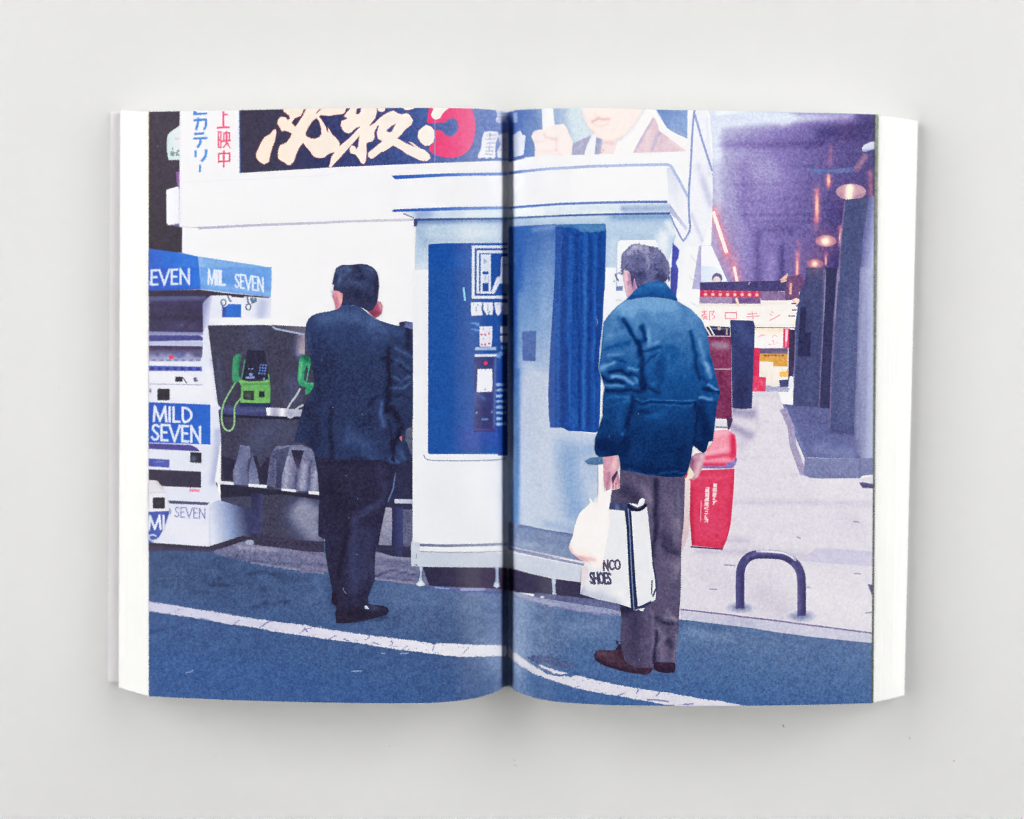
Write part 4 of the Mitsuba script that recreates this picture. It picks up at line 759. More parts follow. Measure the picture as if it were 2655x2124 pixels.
begin(RIGHT, 'printed_arcade', 'printed covered arcade with violet ceiling, round lamps and dark columns')
WARM = fld(0, ('D1 170,1030 290,1402', 24, .9), ('D1 170,1030 290,1402', 75, .32), ('D1 352,1525 388,1675', 18, .9), ('D1 340,1480 420,1725', 60, .3), ('D1 300,1500', 110, .14), ('D1 1380,900', 110, .12), ('D1 1176,1294', 120, .22), ('D1 1078,1498', 100, .22),
           ('D1 1215,460 1215,610', 16, .45), ('D1 1200,700 1198,800', 26, .7), ('D1 1095,840 1092,1110', 26, .75), ('D1 1090,1100 1085,1200', 18, .3), ('D1 922,1410 915,1640', 18, .8), ('D1 930,1300 925,1400', 20, .3), ('D1 1302,1160 1300,1325', 15, .75), ('D1 1175,1400 1172,1500', 12, .7), ('D1 1570,680 1578,880', 24, .5), ('D1 900,1640 895,1725 D2 860,220', 26, .6), ('D1 1470,640 1530,540', 22, .4), ('D1 1350,300', 90, .08), ('D2 1170,0 1160,300', 9, .4), ('D2 1290,0 1275,260', 12, .3))
_arc = poly('C1 1840,60 1850,300 1890,620 1890,1010 1880,1100 2040,1725 D1 50,1670 1000,1725 1640,1725 1640,60 40,60 D1 130,130')
ink(poly('D1 125,60 1640,60 1640,1725 -20,1725 40,1340 150,1330 165,900 160,400'), (70, 62, 118), (138, 124, 186), (222, 229, 245),
    t=fld(lin('D1 1600,900 -260,560'), ('D1 200,200 800,190', 70, .6), ('D1 800,200 1400,180', 50, .5), ('D1 170,300 200,520', 60, .35), ('D1 600,650 800,750', 120, .1), ('D1 250,390 1100,410', 40, -.06), ('D1 1150,330 1600,300', 80, -.2), ('D1 200,440 900,430 1150,425', 22, -.16), ('D1 450,620 450,1050', 60, -.09), ('D1 250,470 1100,462', 10, -.12), ('D1 330,640 1050,625', 9, -.09), ('D1 360,790 1050,780', 9, -.1), ('D1 390,930 1060,925', 9, -.11), ('D1 430,1060 1060,1060', 9, -.12), ('D1 560,1120 1080,1120', 8, -.12), ('D1 250,470 520,1250', 8, -.08), ('D1 700,450 700,1150', 7, -.05), ('D1 700,600 700,1000', 60, .06), ('D1 560,1190 860,1200', 36, -.16), ('D1 560,1250 560,1650', 34, -.22), ('D1 780,1350 780,1650', 26, -.25), ('D1 690,1450 680,1640', 40, .14), ('D1 200,600 220,1000', 40, .14), ('D1 1300,1000 1200,1600', 160, -.12), ('D1 1500,1000 1450,1700', 60, -.1)), cell=6, g_=.10, m=.06, c3=(240, 138, 158),
    t2=WARM)
ink('D1 180,60 1640,60 1640,165 600,145 190,172', (240, 244, 248), (176, 196, 226), (104, 120, 184), t=lin('D1 300,150 1600,160'), g_=.07)
ink(line('D1 166,1030 288,1402', 32), (255, 240, 234), (255, 248, 242), t=.5, g_=.03)
ink(line('D1 354,1525 386,1680', 26), (255, 234, 222), (250, 246, 240), t=.4, g_=.04)
ink('D1 60,1340 150,1332 245,1540 300,1668 60,1668', (243, 244, 250), (250, 248, 250), t=.5, g_=.02)
ink('D1 62,1520 180,1522 240,1560 285,1666 62,1666', (216, 230, 246), (240, 243, 250), t=lin('D1 70,1600 200,1640'), g_=.05)
ink(ell('D1 203,1628', 46, 46), (104, 96, 142), (90, 80, 130), g_=.1); ink(ell('D1 200,1645', 34, 34), (238, 220, 222), g_=.04)
# ring, reflections, lamps
ink(line('D1 1045,630 1060,670 1160,682 1300,668 1430,655', 44, 1, 'round'), (82, 92, 152), (112, 124, 176), t=fld(.3, ('D1 1060,660 1400,665', 14, .6)), cell=5, g_=.11)
ink(line('D1 1445,655 1520,540', 56, 0, 'round'), (112, 90, 140), (160, 122, 148), t=fld(.2, ('D1 1450,640 1520,545', 16, .7)), cell=5, g_=.11)
ink('D1 1495,465 1510,440 1560,415 1600,405 1640,402 1640,478 1590,476 1525,498 1500,490', (140, 146, 196), (222, 224, 240), t=fld(.9, ('D1 1510,490 1640,485', 14, -.7)), cell=4, g_=.05)
for a, rx, ry in (('D1 1199,750', 17, 60), ('D1 1094,980', 17, 130), ('D1 918,1540', 12, 110), ('D1 1301,1270', 11, 60), ('D1 1174,1470', 8, 45)):
    ink(ell(a, rx, ry), (214, 136, 150), (248, 186, 168), (255, 226, 200), t=rad(a, rx, ry), cell=3, g_=.07)
ink(ell('D1 1398,856', 134, 72), (150, 112, 142), (214, 170, 182), (255, 246, 226), t=fld(.3, ('D1 1390,820 1380,910', 34, .9), ('D1 1300,830 1480,830', 60, .1), ('D1 1270,860 1380,925 1500,880', 14, -.1)), cell=4, g_=.07)
ink(ell('D1 1176,1294', 93, 52), (140, 84, 122), (222, 160, 168), (255, 248, 224), t=fld(.2, ('D1 1172,1295', 40, .95), ('D1 1100,1300 1250,1300', 40, .12)), cell=4, g_=.07)
ink(ell('D1 1078,1498', 74, 42), (132, 84, 124), (220, 150, 156), (255, 242, 214), t=fld(.2, ('D1 1074,1500', 28, .95)), cell=3, g_=.07)
# columns
ink('D1 1350,925 1560,905 1560,1725 1000,1725 1010,1640 1290,1600', (58, 60, 102), (76, 78, 126), (110, 98, 142), t=fld(.4, ('D1 1430,960 1500,1050', 60, .1), ('D1 1100,1600', 60, .5), ('D1 1390,1200 1400,1700', 40, -.2)), cell=6, g_=.085, c3=(240, 150, 158), t2=WARM)
ink('D2 990,90 1000,-20 1640,-20 1640,1700 1480,1690 1430,1600 1210,1420 880,1240 890,560 940,200', (58, 60, 98), (82, 90, 134), (134, 138, 176), t=fld(.28, ('D2 1160,0 1155,400 1120,1250', 10, .42), ('D2 1285,0 1260,420 1225,1000', 14, .5), ('D2 1360,300 1330,1350', 60, .36), ('D2 1200,700 1180,1300', 30, -.1), ('D2 1330,1150 1330,1400', 60, .18), ('D2 950,300 940,700', 10, .35), ('D2 905,560 890,1000', 9, .3), ('D2 1030,780 1030,1150', 26, .12), ('D2 1440,0 1420,1000', 30, .15), ('D2 1000,300 1000,700', 40, -.1)), cell=6, g_=.075, m=.04, c3=(240, 150, 158), t2=WARM)
ink('D2 1165,-20 1275,-20 1240,420 1212,1000 1200,1400 1105,1260 1120,1000 1150,400', (50, 50, 86), (66, 66, 106), t=fld(.3, ('D2 1190,700 1150,1260', 30, .3)), cell=9, g_=.07)
ink('D1 1352,925 1562,905 1600,898 1510,1500 1480,1725 D2 1480,0 1465,450 1440,1000 1425,1442 1208,1415 1225,1000 1255,420 1285,0 D1 1290,1650 1312,1300', (64, 70, 112), (82, 90, 134), (104, 110, 154), t=fld(.35, ('D2 1380,300 1340,1400', 60, .3), ('D2 1260,400 1220,1300', 14, .2), ('D1 1450,950 1420,1300', 80, -.2), ('D2 1465,200 1430,1300', 20, .15), ('D2 1300,1400 1400,1420', 30, -.2)), cell=8, g_=.075)
ink(line('D1 1345,935 1305,1300 1290,1650 D2 1285,0 1255,420 1222,1000 1208,1410', 14), (106, 96, 136), (150, 136, 172), t=fld(.2, ('D2 1270,0 1255,420', 40, .7), ('D1 1302,1160 1300,1320', 20, .8)), cell=6, g_=.08)
ink(line('D2 1172,0 1160,300 1135,800 1112,1250', 11), (96, 92, 132), (140, 130, 166), t=fld(.3, ('D2 1165,100 1155,420', 30, .7)), cell=6, g_=.08)
inks(['D2 930,560 1040,560 1036,775 925,775', 'D2 945,330 1000,330 990,560 935,560'], (46, 46, 82), (58, 58, 96), t=.4, g_=.07)
ink(line('D2 905,545 888,1050', 8), (120, 116, 156), g_=.08)
ink('D1 1560,900 1640,890 1640,1725 1478,1725 1500,1300', (104, 106, 160), (156, 160, 204), (206, 212, 234), t=fld(lin('D1 1500,1400 1640,1420'), ('D1 1620,900 1620,1700', 20, .25)), cell=7, g_=.07)
ink('D2 1478,-20 1640,-20 1640,1690 1490,1690 1425,1600 1425,1400 1450,800', (112, 114, 158), (164, 169, 206), (190, 198, 222), t=fld(lin('D2 1440,800 1640,800'), ('D2 1500,300 1470,1000 1450,1500', 12, .15), ('D2 1545,200 1520,1600', 12, -.12), ('D2 1590,600 1570,1600', 26, .1)), cell=8, g_=.065)
ink('D2 50,112 1005,92 1000,192 810,192 600,195 50,188', (68, 64, 112), (92, 82, 132), t=fld(.3, ('D2 400,120', 60, .3)), cell=8, g_=.09)
inks([poly('D2 760,90 830,30 840,60 800,110'), line('D2 770,110 830,95', 16)], (240, 206, 176), (200, 150, 160), t=.4, g_=.12); ink(line('D2 480,130 495,112', 8), (230, 226, 236))
ink('D2 810,190 830,60 960,40 985,110 935,200 930,330 810,330', (96, 70, 116), (140, 96, 132), t=fld(.4, ('D2 860,80 858,210', 14, .8)), cell=5, g_=.11)
ink(line('D2 862,120 858,220', 20), (240, 190, 166), (220, 150, 150), t=.4, g_=.1)

begin(RIGHT, 'printed_shop_front', 'printed bright shop front with red pattern bulbs and a long lit sign')
ink('E6 165,15 1245,38 1245,146 165,140', (206, 66, 104), (190, 64, 110), t=.3, g_=.09)
ink('E6 1245,38 1690,45 1690,200 1270,205 1245,146', (128, 104, 150), (152, 124, 164), t=.4, g_=.11)
for i in range(8):
    ink(ell(f'E6 {268 + i*131},{96 + i}', 38, 34), (214, 80, 110), (252, 186, 160), (255, 248, 226), t=rad(f'E6 {268 + i*131},{96 + i}', 40, 36, .8), cell=3, g_=.05)
    ink(ell(f'E6 {268 + i*131},{40 + i}', 20, 10), (240, 160, 140), g_=.1)
ink('E6 160,140 760,146 760,262 160,256', (168, 150, 182), (150, 130, 170), t=.4, g_=.12); ink('E6 740,146 1250,146 1250,262 740,262', (112, 88, 140), (136, 104, 150), t=.4, g_=.12)
ink('E6 130,260 1260,262 1275,212 1700,205 1860,190 1935,175 1935,240 1880,300 1900,340 1880,500 1868,690 700,690 130,672', (214, 204, 206), (246, 238, 232), (251, 247, 244), t=fld(.85, ('E6 150,285 1250,290', 22, -.5), ('E6 1280,260 1700,250', 30, -.45), ('E6 160,640 700,650', 14, -.25), ('E6 1160,645 1860,650', 16, -.3)), cell=4, g_=.04)
ink(ell('E6 1885,205', 60, 44), (250, 200, 190), (255, 244, 226), t=rad('E6 1885,205', 50), cell=3, g_=.06)
inks([line('E6 1800,260 1890,258', 24), line('E6 1810,375 1890,372', 26), line('E6 1750,482 1870,482', 24)], (110, 84, 116), g_=.1)
ink(line('E6 815,165 865,310', 44), (250, 206, 172), (250, 236, 214), t=.5, g_=.06)
inks([line(s, 17) for s in ('E6 245,372 240,470', 'E6 190,410 295,405', 'E6 188,465 295,455', 'E6 290,385 200,500', 'E6 235,495 235,550', 'E6 235,495 292,490 292,550', 'E6 240,520 290,518', 'E6 340,395 340,560', 'E6 340,400 428,398 380,455 435,490 425,520 385,530',
      'E6 620,532 620,422 818,418 820,535', 'E6 615,530 820,528', 'E6 1015,448 1190,436', 'E6 1005,498 1225,482', 'E6 1098,400 1122,545', 'E6 1440,405 1485,422', 'E6 1412,448 1455,464', 'E6 1400,565 1500,520 1605,455')], (238, 130, 152), (246, 172, 186), t=.3, g_=.08)
ink(line('E6 620,422 818,418 818,470', 16), (226, 90, 128), g_=.08)
inks([line('E6 330,668 700,690', 24), line('E6 1150,686 1870,692', 14)], (92, 86, 124), (120, 110, 140), t=.4, g_=.1)
ink('E6 280,672 705,690 705,850 250,850', (48, 44, 74), (70, 58, 96), t=fld(.3, ('E6 650,700 650,820', 14, .8)), cell=4, g_=.09); ink(ell('E6 512,708', 34, 28), (236, 150, 130), (255, 244, 220), t=rad('E6 512,706', 34), cell=3)
ink(line('E6 648,700 645,820', 30), (186, 160, 150), g_=.1); ink(line('E6 370,710 690,712', 14), (110, 140, 170), g_=.1)
ink('E6 1140,692 1662,704 1655,1050 1138,1048', (250, 234, 208), (250, 240, 230), (250, 246, 245), t=fld(lin('E6 1400,720 1400,860'), ('E6 1440,730', 30, -.4), ('E6 1580,760', 40, -.3)), cell=5, g_=.06)
inks([line(s, 16, 1) for s in ('E6 1230,850 1290,800 1275,850', 'E6 1200,860 1250,830 1340,820', 'E6 1450,870 1500,810 1540,850', 'E6 1380,990 1440,985 1430,1010', 'E6 1440,930 1500,920 1470,960 1490,1000', 'E6 1510,950 1560,965')], (240, 190, 198), g_=.1)
ink('E6 1655,704 1775,712 1758,1055 1650,1050', (224, 58, 96), (236, 90, 120), t=.3, g_=.07); ink(line('E6 1718,740 1708,920', 44, 0, 'round'), (252, 214, 220), g_=.06); ink(line('E6 1706,940 1700,1030', 28), (240, 150, 170))
ink('E6 1135,1048 1245,1056 1228,1300 1225,1560 1345,1585 1345,1725 1100,1725', (206, 50, 88), (230, 66, 104), t=.4, g_=.08)
ink('E6 1245,1060 1740,1055 1735,1170 1240,1150', (92, 84, 130), (140, 112, 132), t=fld(.3, ('E6 1270,1100', 26, -.3), ('E6 1450,1130 1700,1150', 20, .4)), cell=4, g_=.1)
ink('E6 1240,1150 1735,1160 1735,1560 1590,1560 1470,1360 1235,1300', (216, 152, 70), (232, 178, 96), t=.4, g_=.1); inks([line(f'E6 {x},1185 {x+45},1188', 26) for x in range(1310, 1680, 62)], (110, 84, 92), (150, 110, 90), t=.3, g_=.15)
ink('E6 1235,1290 1475,1305 1475,1380 1740,1385 1700,1500 1600,1560 1600,1725 1340,1725 1225,1560', (222, 208, 210), (246, 234, 224), (250, 244, 236), t=fld(.75, ('E6 1460,1350 1455,1725', 10, -.7), ('E6 1250,1500 1400,1560', 60, -.25), ('E6 1640,1410 1640,1450', 14, -.5)), cell=4, g_=.06)
ink('E6 1590,1480 1740,1470 1740,1570 1590,1565', (246, 186, 84), (250, 206, 120), t=.4, g_=.07)
ink('D2 520,950 560,955 640,960 635,1090 515,1090', (222, 56, 92), (240, 150, 176), t=fld(.15, ('D2 545,1070', 12, .8), ('D2 600,1010', 16, .5)), cell=4, g_=.1)
ink('D2 640,1030 660,1030 690,1045 760,1040 850,1050 840,1090 630,1090', (150, 150, 190), (214, 210, 222), t=.4, g_=.14)
ink('D2 755,985 840,980 842,1045 765,1050', (60, 64, 108), (96, 104, 150), t=.3, g_=.12)
ink('E6 1760,720 1865,730 1860,1000 1830,1600 1745,1640', (60, 50, 80), (74, 64, 98), t=.4, g_=.08)
ink('D2 850,955 868,948 882,958 888,1060 835,1060', (226, 228, 240), (246, 246, 250), t=.5, g_=.05)

begin(RIGHT, 'printed_pavement', 'printed pale paved walkway leading through the arcade, with joints and kerb')
ink('D2 510,1088 745,1088 770,1150 790,1240 880,1440 985,1725 D3 990,280 1100,312 1490,312 1640,280 1640,1720 0,1500 C3 1600,1480 1600,900 D2 330,1725 320,1240', (164, 156, 190), (214, 208, 222), (236, 233, 238),
    t=fld(.74, ('D2 530,1120 760,1120', 30, -.15), ('D2 540,1180 560,1400', 26, -.25), ('D2 340,1260 500,1290', 50, -.8), ('D2 330,1400 500,1480', 44, -.7), ('D2 420,1560', 60, -.3), ('D2 560,1360 830,1360', 9, -.16), ('D2 560,1440 850,1440', 8, -.14), ('D2 560,1540 880,1540', 8, -.14), ('D2 560,1660 920,1660', 8, -.16), ('D2 700,1250 780,1250', 14, -.2), ('D2 580,1200 740,1200', 40, .05),
          ('D3 380,120 900,115', 7, -.25), ('D3 370,262 980,275', 8, -.3), ('D3 360,520 900,525 1590,545', 26, -.3), ('D3 30,960 560,975 900,1000 1590,1045', 40, -.34), ('D3 280,860 480,870', 34, -.35), ('D3 1350,640 1450,760', 90, -.15), ('D3 1000,1300 1500,1500', 200, .12), ('D3 600,1350 800,1500', 120, -.28), ('D3 100,1150 300,1300', 120, -.14), ('D3 500,1150 850,1300', 80, -.05), ('D3 1200,400', 120, .1)), cell=9, g_=.07, m=.10)
for s in ('D3 1420,700 1465,700', 'D3 920,838 945,846', 'D3 1000,1285 1030,1285', 'D3 1530,1515 1580,1510', 'D3 1430,1160 1480,1165', 'D3 270,1085 360,1090', 'D3 140,1300 200,1305'):
    ink(line(s, 12, 0, 'round'), (150, 146, 186), g_=.1)
ink('D3 1470,352 1500,345 1640,372 1640,402 1500,398', (72, 66, 110), (130, 124, 164), t=.2, g_=.1); ink('D3 1545,1258 1640,1268 1640,1400 1590,1370', (92, 86, 132), (120, 112, 156), t=.4, g_=.08)
ink('D4 0,300 400,335 950,408 1640,497 1640,575 1400,570 1000,515 700,474 500,440 0,378 C4 1600,360 1600,280', (186, 186, 212), (216, 214, 230), t=fld(.6, ('D4 350,370 500,390', 60, -.4), ('D4 1000,470 1400,530', 40, .2)), cell=8, g_=.09, m=.08)
ink(line('C4 1600,275 2070,328 D4 400,338 700,372 950,405 1300,450 1640,495', 13), (120, 106, 150), g_=.09)
ink('D3 1085,930 1590,965 1640,968 1640,1098 1300,1080 970,1050', (206, 202, 224), g_=.07)
# plinth under the columns
ink('D2 785,1200 1200,1240 1215,1415 1428,1440 1430,1590 1490,1690 1520,1725 D3 1485,135 1000,125 D2 985,1690 880,1440', (74, 76, 122), (106, 112, 162), (140, 148, 190), t=fld(.4, ('D2 1220,1440 1420,1450', 30, -.35), ('D2 1000,1300 1150,1350', 60, -.1), ('D2 1100,1600 1380,1650', 60, .3), ('D2 800,1220 900,1440 1000,1690', 14, .4), ('D2 850,1190 1100,1200', 30, -.25)), cell=7, g_=.08)
ink(line('D2 790,1240 860,1400 D3 880,20 975,280', 60), (150, 140, 178), (186, 176, 204), t=.4, g_=.1)
ink('D3 985,128 1480,135 1640,128 1640,275 1500,288 1480,310 1100,314 1020,305 975,280', (104, 108, 154), (136, 142, 182), t=fld(.6, ('D3 1480,140 1480,300', 9, -.5), ('D3 1100,300 1470,300', 16, -.2), ('D3 990,140 1470,140', 9, .5), ('D3 1280,220', 80, .1)), cell=6, g_=.085)

_rg0 = np.random.default_rng(21)
begin(RIGHT, 'printed_road', 'printed blue asphalt at the foot of the right page with a worn white line')
ink('C3 40,1300 300,1370 480,1420 700,1450 1060,1530 C4 1600,365 2070,415 D4 0,380 500,440 700,474 1000,515 1640,582 1640,1300 C4 40,1300', (52, 66, 104), (88, 113, 156), (146, 166, 200), t=fld(.5, ('S 1318,1540 1318,1820', 66, .55), ('C4 600,450 900,420', 90, .14), ('C4 1100,870 1340,860 1540,845', 22, -.32), ('C4 820,740 1100,840', 24, -.2), ('C4 700,600 900,640', 60, -.1), ('C4 1600,400 2070,450', 30, -.1), ('C4 1700,480 2060,540', 60, .16), ('C4 1400,950 2000,1050', 60, -.1), ('D4 500,600 900,700', 120, .06), ('D4 450,1020 520,1040', 40, .2), warp=10, crease=.08, size=(60, 24)), cell=6, g_=.10, m=.10,
    c3=(70, 102, 154), t2=fld(lin('D4 900,560 860,1150'), ('S 1318,1540 1318,1820', 120, -.6), ('C4 300,900 600,1050', 80, .4)))
ink('C3 300,1330 720,1380 900,1395 1062,1425 1062,1545 700,1440 300,1400', (74, 78, 118), (118, 122, 162), t=fld(.5, ('C3 800,1430 1060,1460', 20, .3)), cell=6, g_=.1)
ink('C3 40,1300 150,1335 300,1370 480,1400 720,1440 900,1465 1062,1500 1062,1548 900,1540 700,1505 480,1475 300,1425 130,1370 40,1345', (104, 112, 160), (146, 152, 188), (176, 180, 206), t=fld(.55, ('C3 130,1340 300,1395 480,1440', 16, .4), ('C3 300,1425 700,1510 1060,1545', 9, -.6), ('C3 1000,1470', 26, .3)), cell=5, g_=.11, m=.08)
ink(ell('C3 372,1372', 18, 10), (214, 216, 230))
ink(rough(poly('C4 235,705 300,685 450,690 560,740 680,760 620,800 520,800 400,745 330,762'), 1, 3), (78, 92, 136), (90, 108, 154), t=.4, g_=.1)
_ln2 = rough(poly('C4 40,575 110,645 155,680 205,715 260,760 330,800 390,840 440,862 505,874 560,872 620,876 680,868 740,882 900,920 1050,952 1230,985 1420,1012 1500,1020 1800,1078 2070,1108 D4 0,1058 200,1090 330,1115 480,1142 400,1170 C4 1700,1160 1540,1132 1480,1128 1300,1095 1150,1068 1050,1048 900,1025 800,1008 690,980 600,958 510,925 450,905 370,880 300,848 240,815 180,778 110,730 40,670'), .9, 9, 2.5)
ink(_ln2, (196, 194, 216), (222, 220, 232), (236, 233, 240), t=fld(.6, ('C4 120,700 250,790', 16, .3), ('C4 1060,1040 1060,1045', 30, -.3)), cell=6, g_=.06, m=.07)
_bits = []
_axis = LineString(pts('C4 120,690 300,820 560,915 900,970 1300,1040 1700,1105'))
for k in range(120):
    c = np.array(_axis.interpolate(_rg0.random(), normalized=True).coords[0]) + [0, _rg0.choice([-1, 1]) * _rg0.uniform(6, 15)]
    _bits.append(Polygon(c + _rg0.uniform(.5, 2.0) * np.array([[-1.6, .3], [.2, -.7], [1.7, -.1], [.1, .8]]) * _rg0.uniform(.5, 1.2, (4, 1))))
inks(_bits, (140, 150, 194), (112, 128, 174), t=.5, g_=.1)
ink(rough(poly('C4 340,768 370,770 430,800 520,828 600,845 545,856 470,846 430,822 360,792'), .6, 4, 3), (214, 212, 228), (230, 228, 238), t=.5, g_=.06)
for s, w in (('C4 1200,1035 1230,985', 9), ('C4 1380,1055 1420,1010', 9), ('C4 1300,1085 1350,1080 1490,1100', 14), ('C4 640,985 700,960', 8), ('C4 1040,1045 1110,1020', 8), ('C4 1620,1125 1720,1120', 12)):
    ink(rough(line(s, w, 1), .8, 5, 2), (110, 116, 172), (140, 142, 190), t=.4, g_=.1)

begin(RIGHT, 'printed_display_stand', 'printed dark red display board on a metal frame')
ink('D2 110,590 335,595 332,890 340,1335 195,1330 150,800', (110, 44, 80), (136, 62, 98), (158, 126, 152), t=fld(.4, ('D2 180,670 280,680', 40, .7), ('D2 150,620 300,610', 20, -.2), ('D2 250,820 300,860', 40, .1), ('D2 220,960 330,1300', 60, -.25)), cell=5, g_=.10)
inks([line('D2 110,592 332,595', 10), line('D2 165,888 334,888', 8), line('D2 332,600 338,1330', 8)], (186, 160, 186), (220, 206, 214), t=.4, g_=.1)
inks([line('D2 95,505 145,592', 12), line('D2 130,505 178,588', 12)], (240, 232, 236), g_=.05)
ink('D2 285,1325 345,1330 330,1380 312,1430 298,1425', (66, 54, 88), g_=.07); ink('D2 188,1338 290,1340 292,1400 180,1400', (214, 210, 224), (240, 238, 242), t=.6, g_=.06); ink(line('D2 190,1405 300,1410', 16), (150, 130, 160), g_=.1)
begin(RIGHT, 'printed_panel', 'printed dark upright panel standing in the arcade')
ink('D2 318,448 525,455 540,500 530,800 512,1240 420,1245 338,1235 330,700', (44, 46, 82), (58, 66, 112), (74, 86, 138), t=fld(.45, ('D2 400,500 460,600', 60, .35), ('D2 420,1000 400,1200', 80, -.25), ('D2 345,700 345,1200', 9, .2)), cell=7, g_=.075)

begin(RIGHT, 'printed_bin', 'printed red bin with pink lid and white vertical lettering')
ink('C3 1640,270 1735,240 2080,225 D3 358,228 352,400 325,720 290,860 252,940 150,935 C3 1905,932 1700,912 1680,600', (182, 40, 72), (216, 60, 94), (230, 88, 122), t=fld(.62, ('C3 1690,400 1700,900', 24, -.5), ('C3 1720,880 1980,920', 26, -.2), ('D3 340,300 300,800', 14, -.25), ('C3 1760,310 2050,300', 9, .3), ('C3 1800,815 1940,820', 9, -.35), ('C3 1850,760', 80, .12), ('D3 270,860 250,920', 18, -.3)), cell=6, g_=.085)
ink('C3 1690,915 1980,940 1980,952 1690,930', (80, 50, 90), g_=.06)
ink('D2 60,1725 100,1620 160,1540 165,1445 230,1432 300,1430 365,1478 378,1560 372,1725 D3 372,150 350,218 60,222', (216, 54, 90), (240, 120, 148), (250, 196, 208), t=fld(.72, ('D2 340,1490 350,1650', 26, -.9), ('D2 110,1680 340,1650', 18, -.55), ('D3 80,190 350,190', 20, -.7), ('D3 330,130', 24, -.4), ('D2 180,1470 290,1450', 20, .2), ('D2 120,1640 300,1600', 20, .12)), cell=5, g_=.075)
ink(line('D3 62,212 200,214 330,212 362,170 374,130', 20), (110, 104, 180), (150, 130, 192), t=.4, g_=.1); ink('D3 270,175 340,165 372,140 368,190 300,205', (150, 140, 200), (110, 104, 180), t=.4, g_=.12)
_bt = dict(c0=(238, 196, 206), c1=(248, 228, 232), t=.6, g_=.08)
inks([rough(line('C3 1910,358 1905,440 1900,475', 34), .7, 1), rough(line('C3 1905,480 1893,500 1912,505', 12), .3, 2), rough(line('C3 1888,512 1905,525 1890,545', 11), .3, 3), rough(line('C3 1905,525 1925,512', 10), .3, 3)], **_bt)
inks([rough(line('C3 1842,388 1838,480 1832,560', 34), .8, 4), rough(line('C3 1850,565 1815,580 1850,592', 10), .3, 5), line('C3 1818,605 1845,608', 10), line('C3 1815,625 1845,628', 10), line('C3 1822,640 1820,660 1842,662', 9), rough(line('C3 1812,672 1845,680 1815,700', 11), .3, 6), line('C3 1845,680 1838,708', 9)], **_bt)
inks([line('C3 1845,400 1812,402', 6), line('C3 1845,440 1812,442', 6), line('C3 1845,480 1812,482', 6), line('C3 1845,520 1812,522', 6), line('C3 1920,395 1888,396', 6), line('C3 1920,432 1888,433', 6)], (206, 70, 104))
ink(rough(line('C3 1786,510 1778,700', 12), .6, 8), (230, 150, 170), g_=.1)

begin(RIGHT, 'printed_hoop_stand', 'printed dark metal hoop barrier standing on the pavement')
ink(ell('D3 410,1468', 150, 56), (104, 110, 158), (168, 172, 200), (226, 222, 232), t=lambda x, y, f=rad('D3 410,1468', 150, 56): 1 - f(x, y), cell=5, g_=.1)
ink(ell('D3 950,1545', 150, 60), (100, 106, 156), (164, 168, 198), (228, 224, 234), t=lambda x, y, f=rad('D3 950,1545', 150, 60): 1 - f(x, y), cell=5, g_=.1)
_hp = 'D3 408,1475 406,1200 412,1120 440,1055 490,1010 550,990 640,990 740,995 800,1005 870,1042 925,1100 952,1170 957,1250 957,1540'
ink(line(_hp, 78, 1), (58, 54, 96), (80, 76, 126), (128, 120, 166), t=fld(.45, ('D3 385,1450 382,1150', 12, .15), ('D3 425,1450 425,1150', 14, -.3), ('D3 470,1030 560,975 750,985', 16, .3), ('D3 500,1030 740,1015 850,1050', 14, -.35), ('D3 985,1500 980,1200', 14, -.3), ('D3 935,1500 925,1200 880,1080', 16, .25)), cell=4, g_=.07)
ink(line('D3 560,962 680,964 790,976 850,998 900,1040', 22, 1, 'round'), (176, 172, 206), (238, 236, 246), t=fld(.2, ('D3 600,964 790,976 880,1020', 12, .8)), cell=3, g_=.06)

begin(RIGHT, 'printed_person', 'printed grey-haired man in a shiny blue jacket and brown trousers, seen from behind, bags in hand')
ink('C3 1060,235 1640,285 1642,345 1636,560 1628,760 1606,960 1604,1300 1590,1500 1580,1725 C4 1590,330 1580,515 1562,620 1556,756 1470,752 1368,748 1356,800 1300,808 1200,795 1120,745 1080,660 1060,560 1066,440 1074,370 1058,245 C3 1055,1460 980,800 980,420 1060,402', (44, 42, 68), (94, 87, 116), (154, 142, 164),
    t=fld(.42, ('C3 1390,330 1370,600 1355,1000', 24, -.45), ('C3 1280,400 1330,500', 40, .3), ('C3 1100,420 1200,500', 60, -.3), ('C3 1320,560 1330,900', 26, .12), ('C3 1450,820 1560,950', 50, -.25), ('C3 1480,500 1560,700', 50, .15), ('C3 1400,900 1430,1350', 50, .05), ('C3 1580,700 1560,1200', 40, .2), ('C3 1590,400 1600,800', 20, .1), ('C3 1440,900 1500,960 1580,980', 18, -.25), ('C3 1480,1060 1560,1100', 40, .15), ('C3 1480,1500 1560,1560', 24, .28), ('C4 1380,360 1450,390 1530,400', 18, -.4), ('C4 1450,340 1560,350', 14, .3), ('C4 1400,450 1450,540 1390,600', 26, .25), ('C4 1490,560 1530,620', 26, -.3), ('C4 1440,620 1450,720', 30, .2), ('C4 1560,500 1540,740', 16, .28), ('C4 1372,480 1366,740', 16, -.5), ('C4 1350,300 1345,780', 14, .2), ('C4 1200,300 1180,700', 90, -.2), ('C4 1080,280 1160,250', 50, -.35), ('C4 1280,500 1300,780', 40, .05), warp=8, crease=.08, size=(26, 50)), cell=4, g_=.075, m=.04)
ink('C3 1640,325 1688,330 1684,560 1672,820 1640,900 1606,985 1612,860 1630,700 1636,500', (214, 186, 192), (236, 222, 226), t=lin('C3 1640,900 1670,400'), g_=.05)
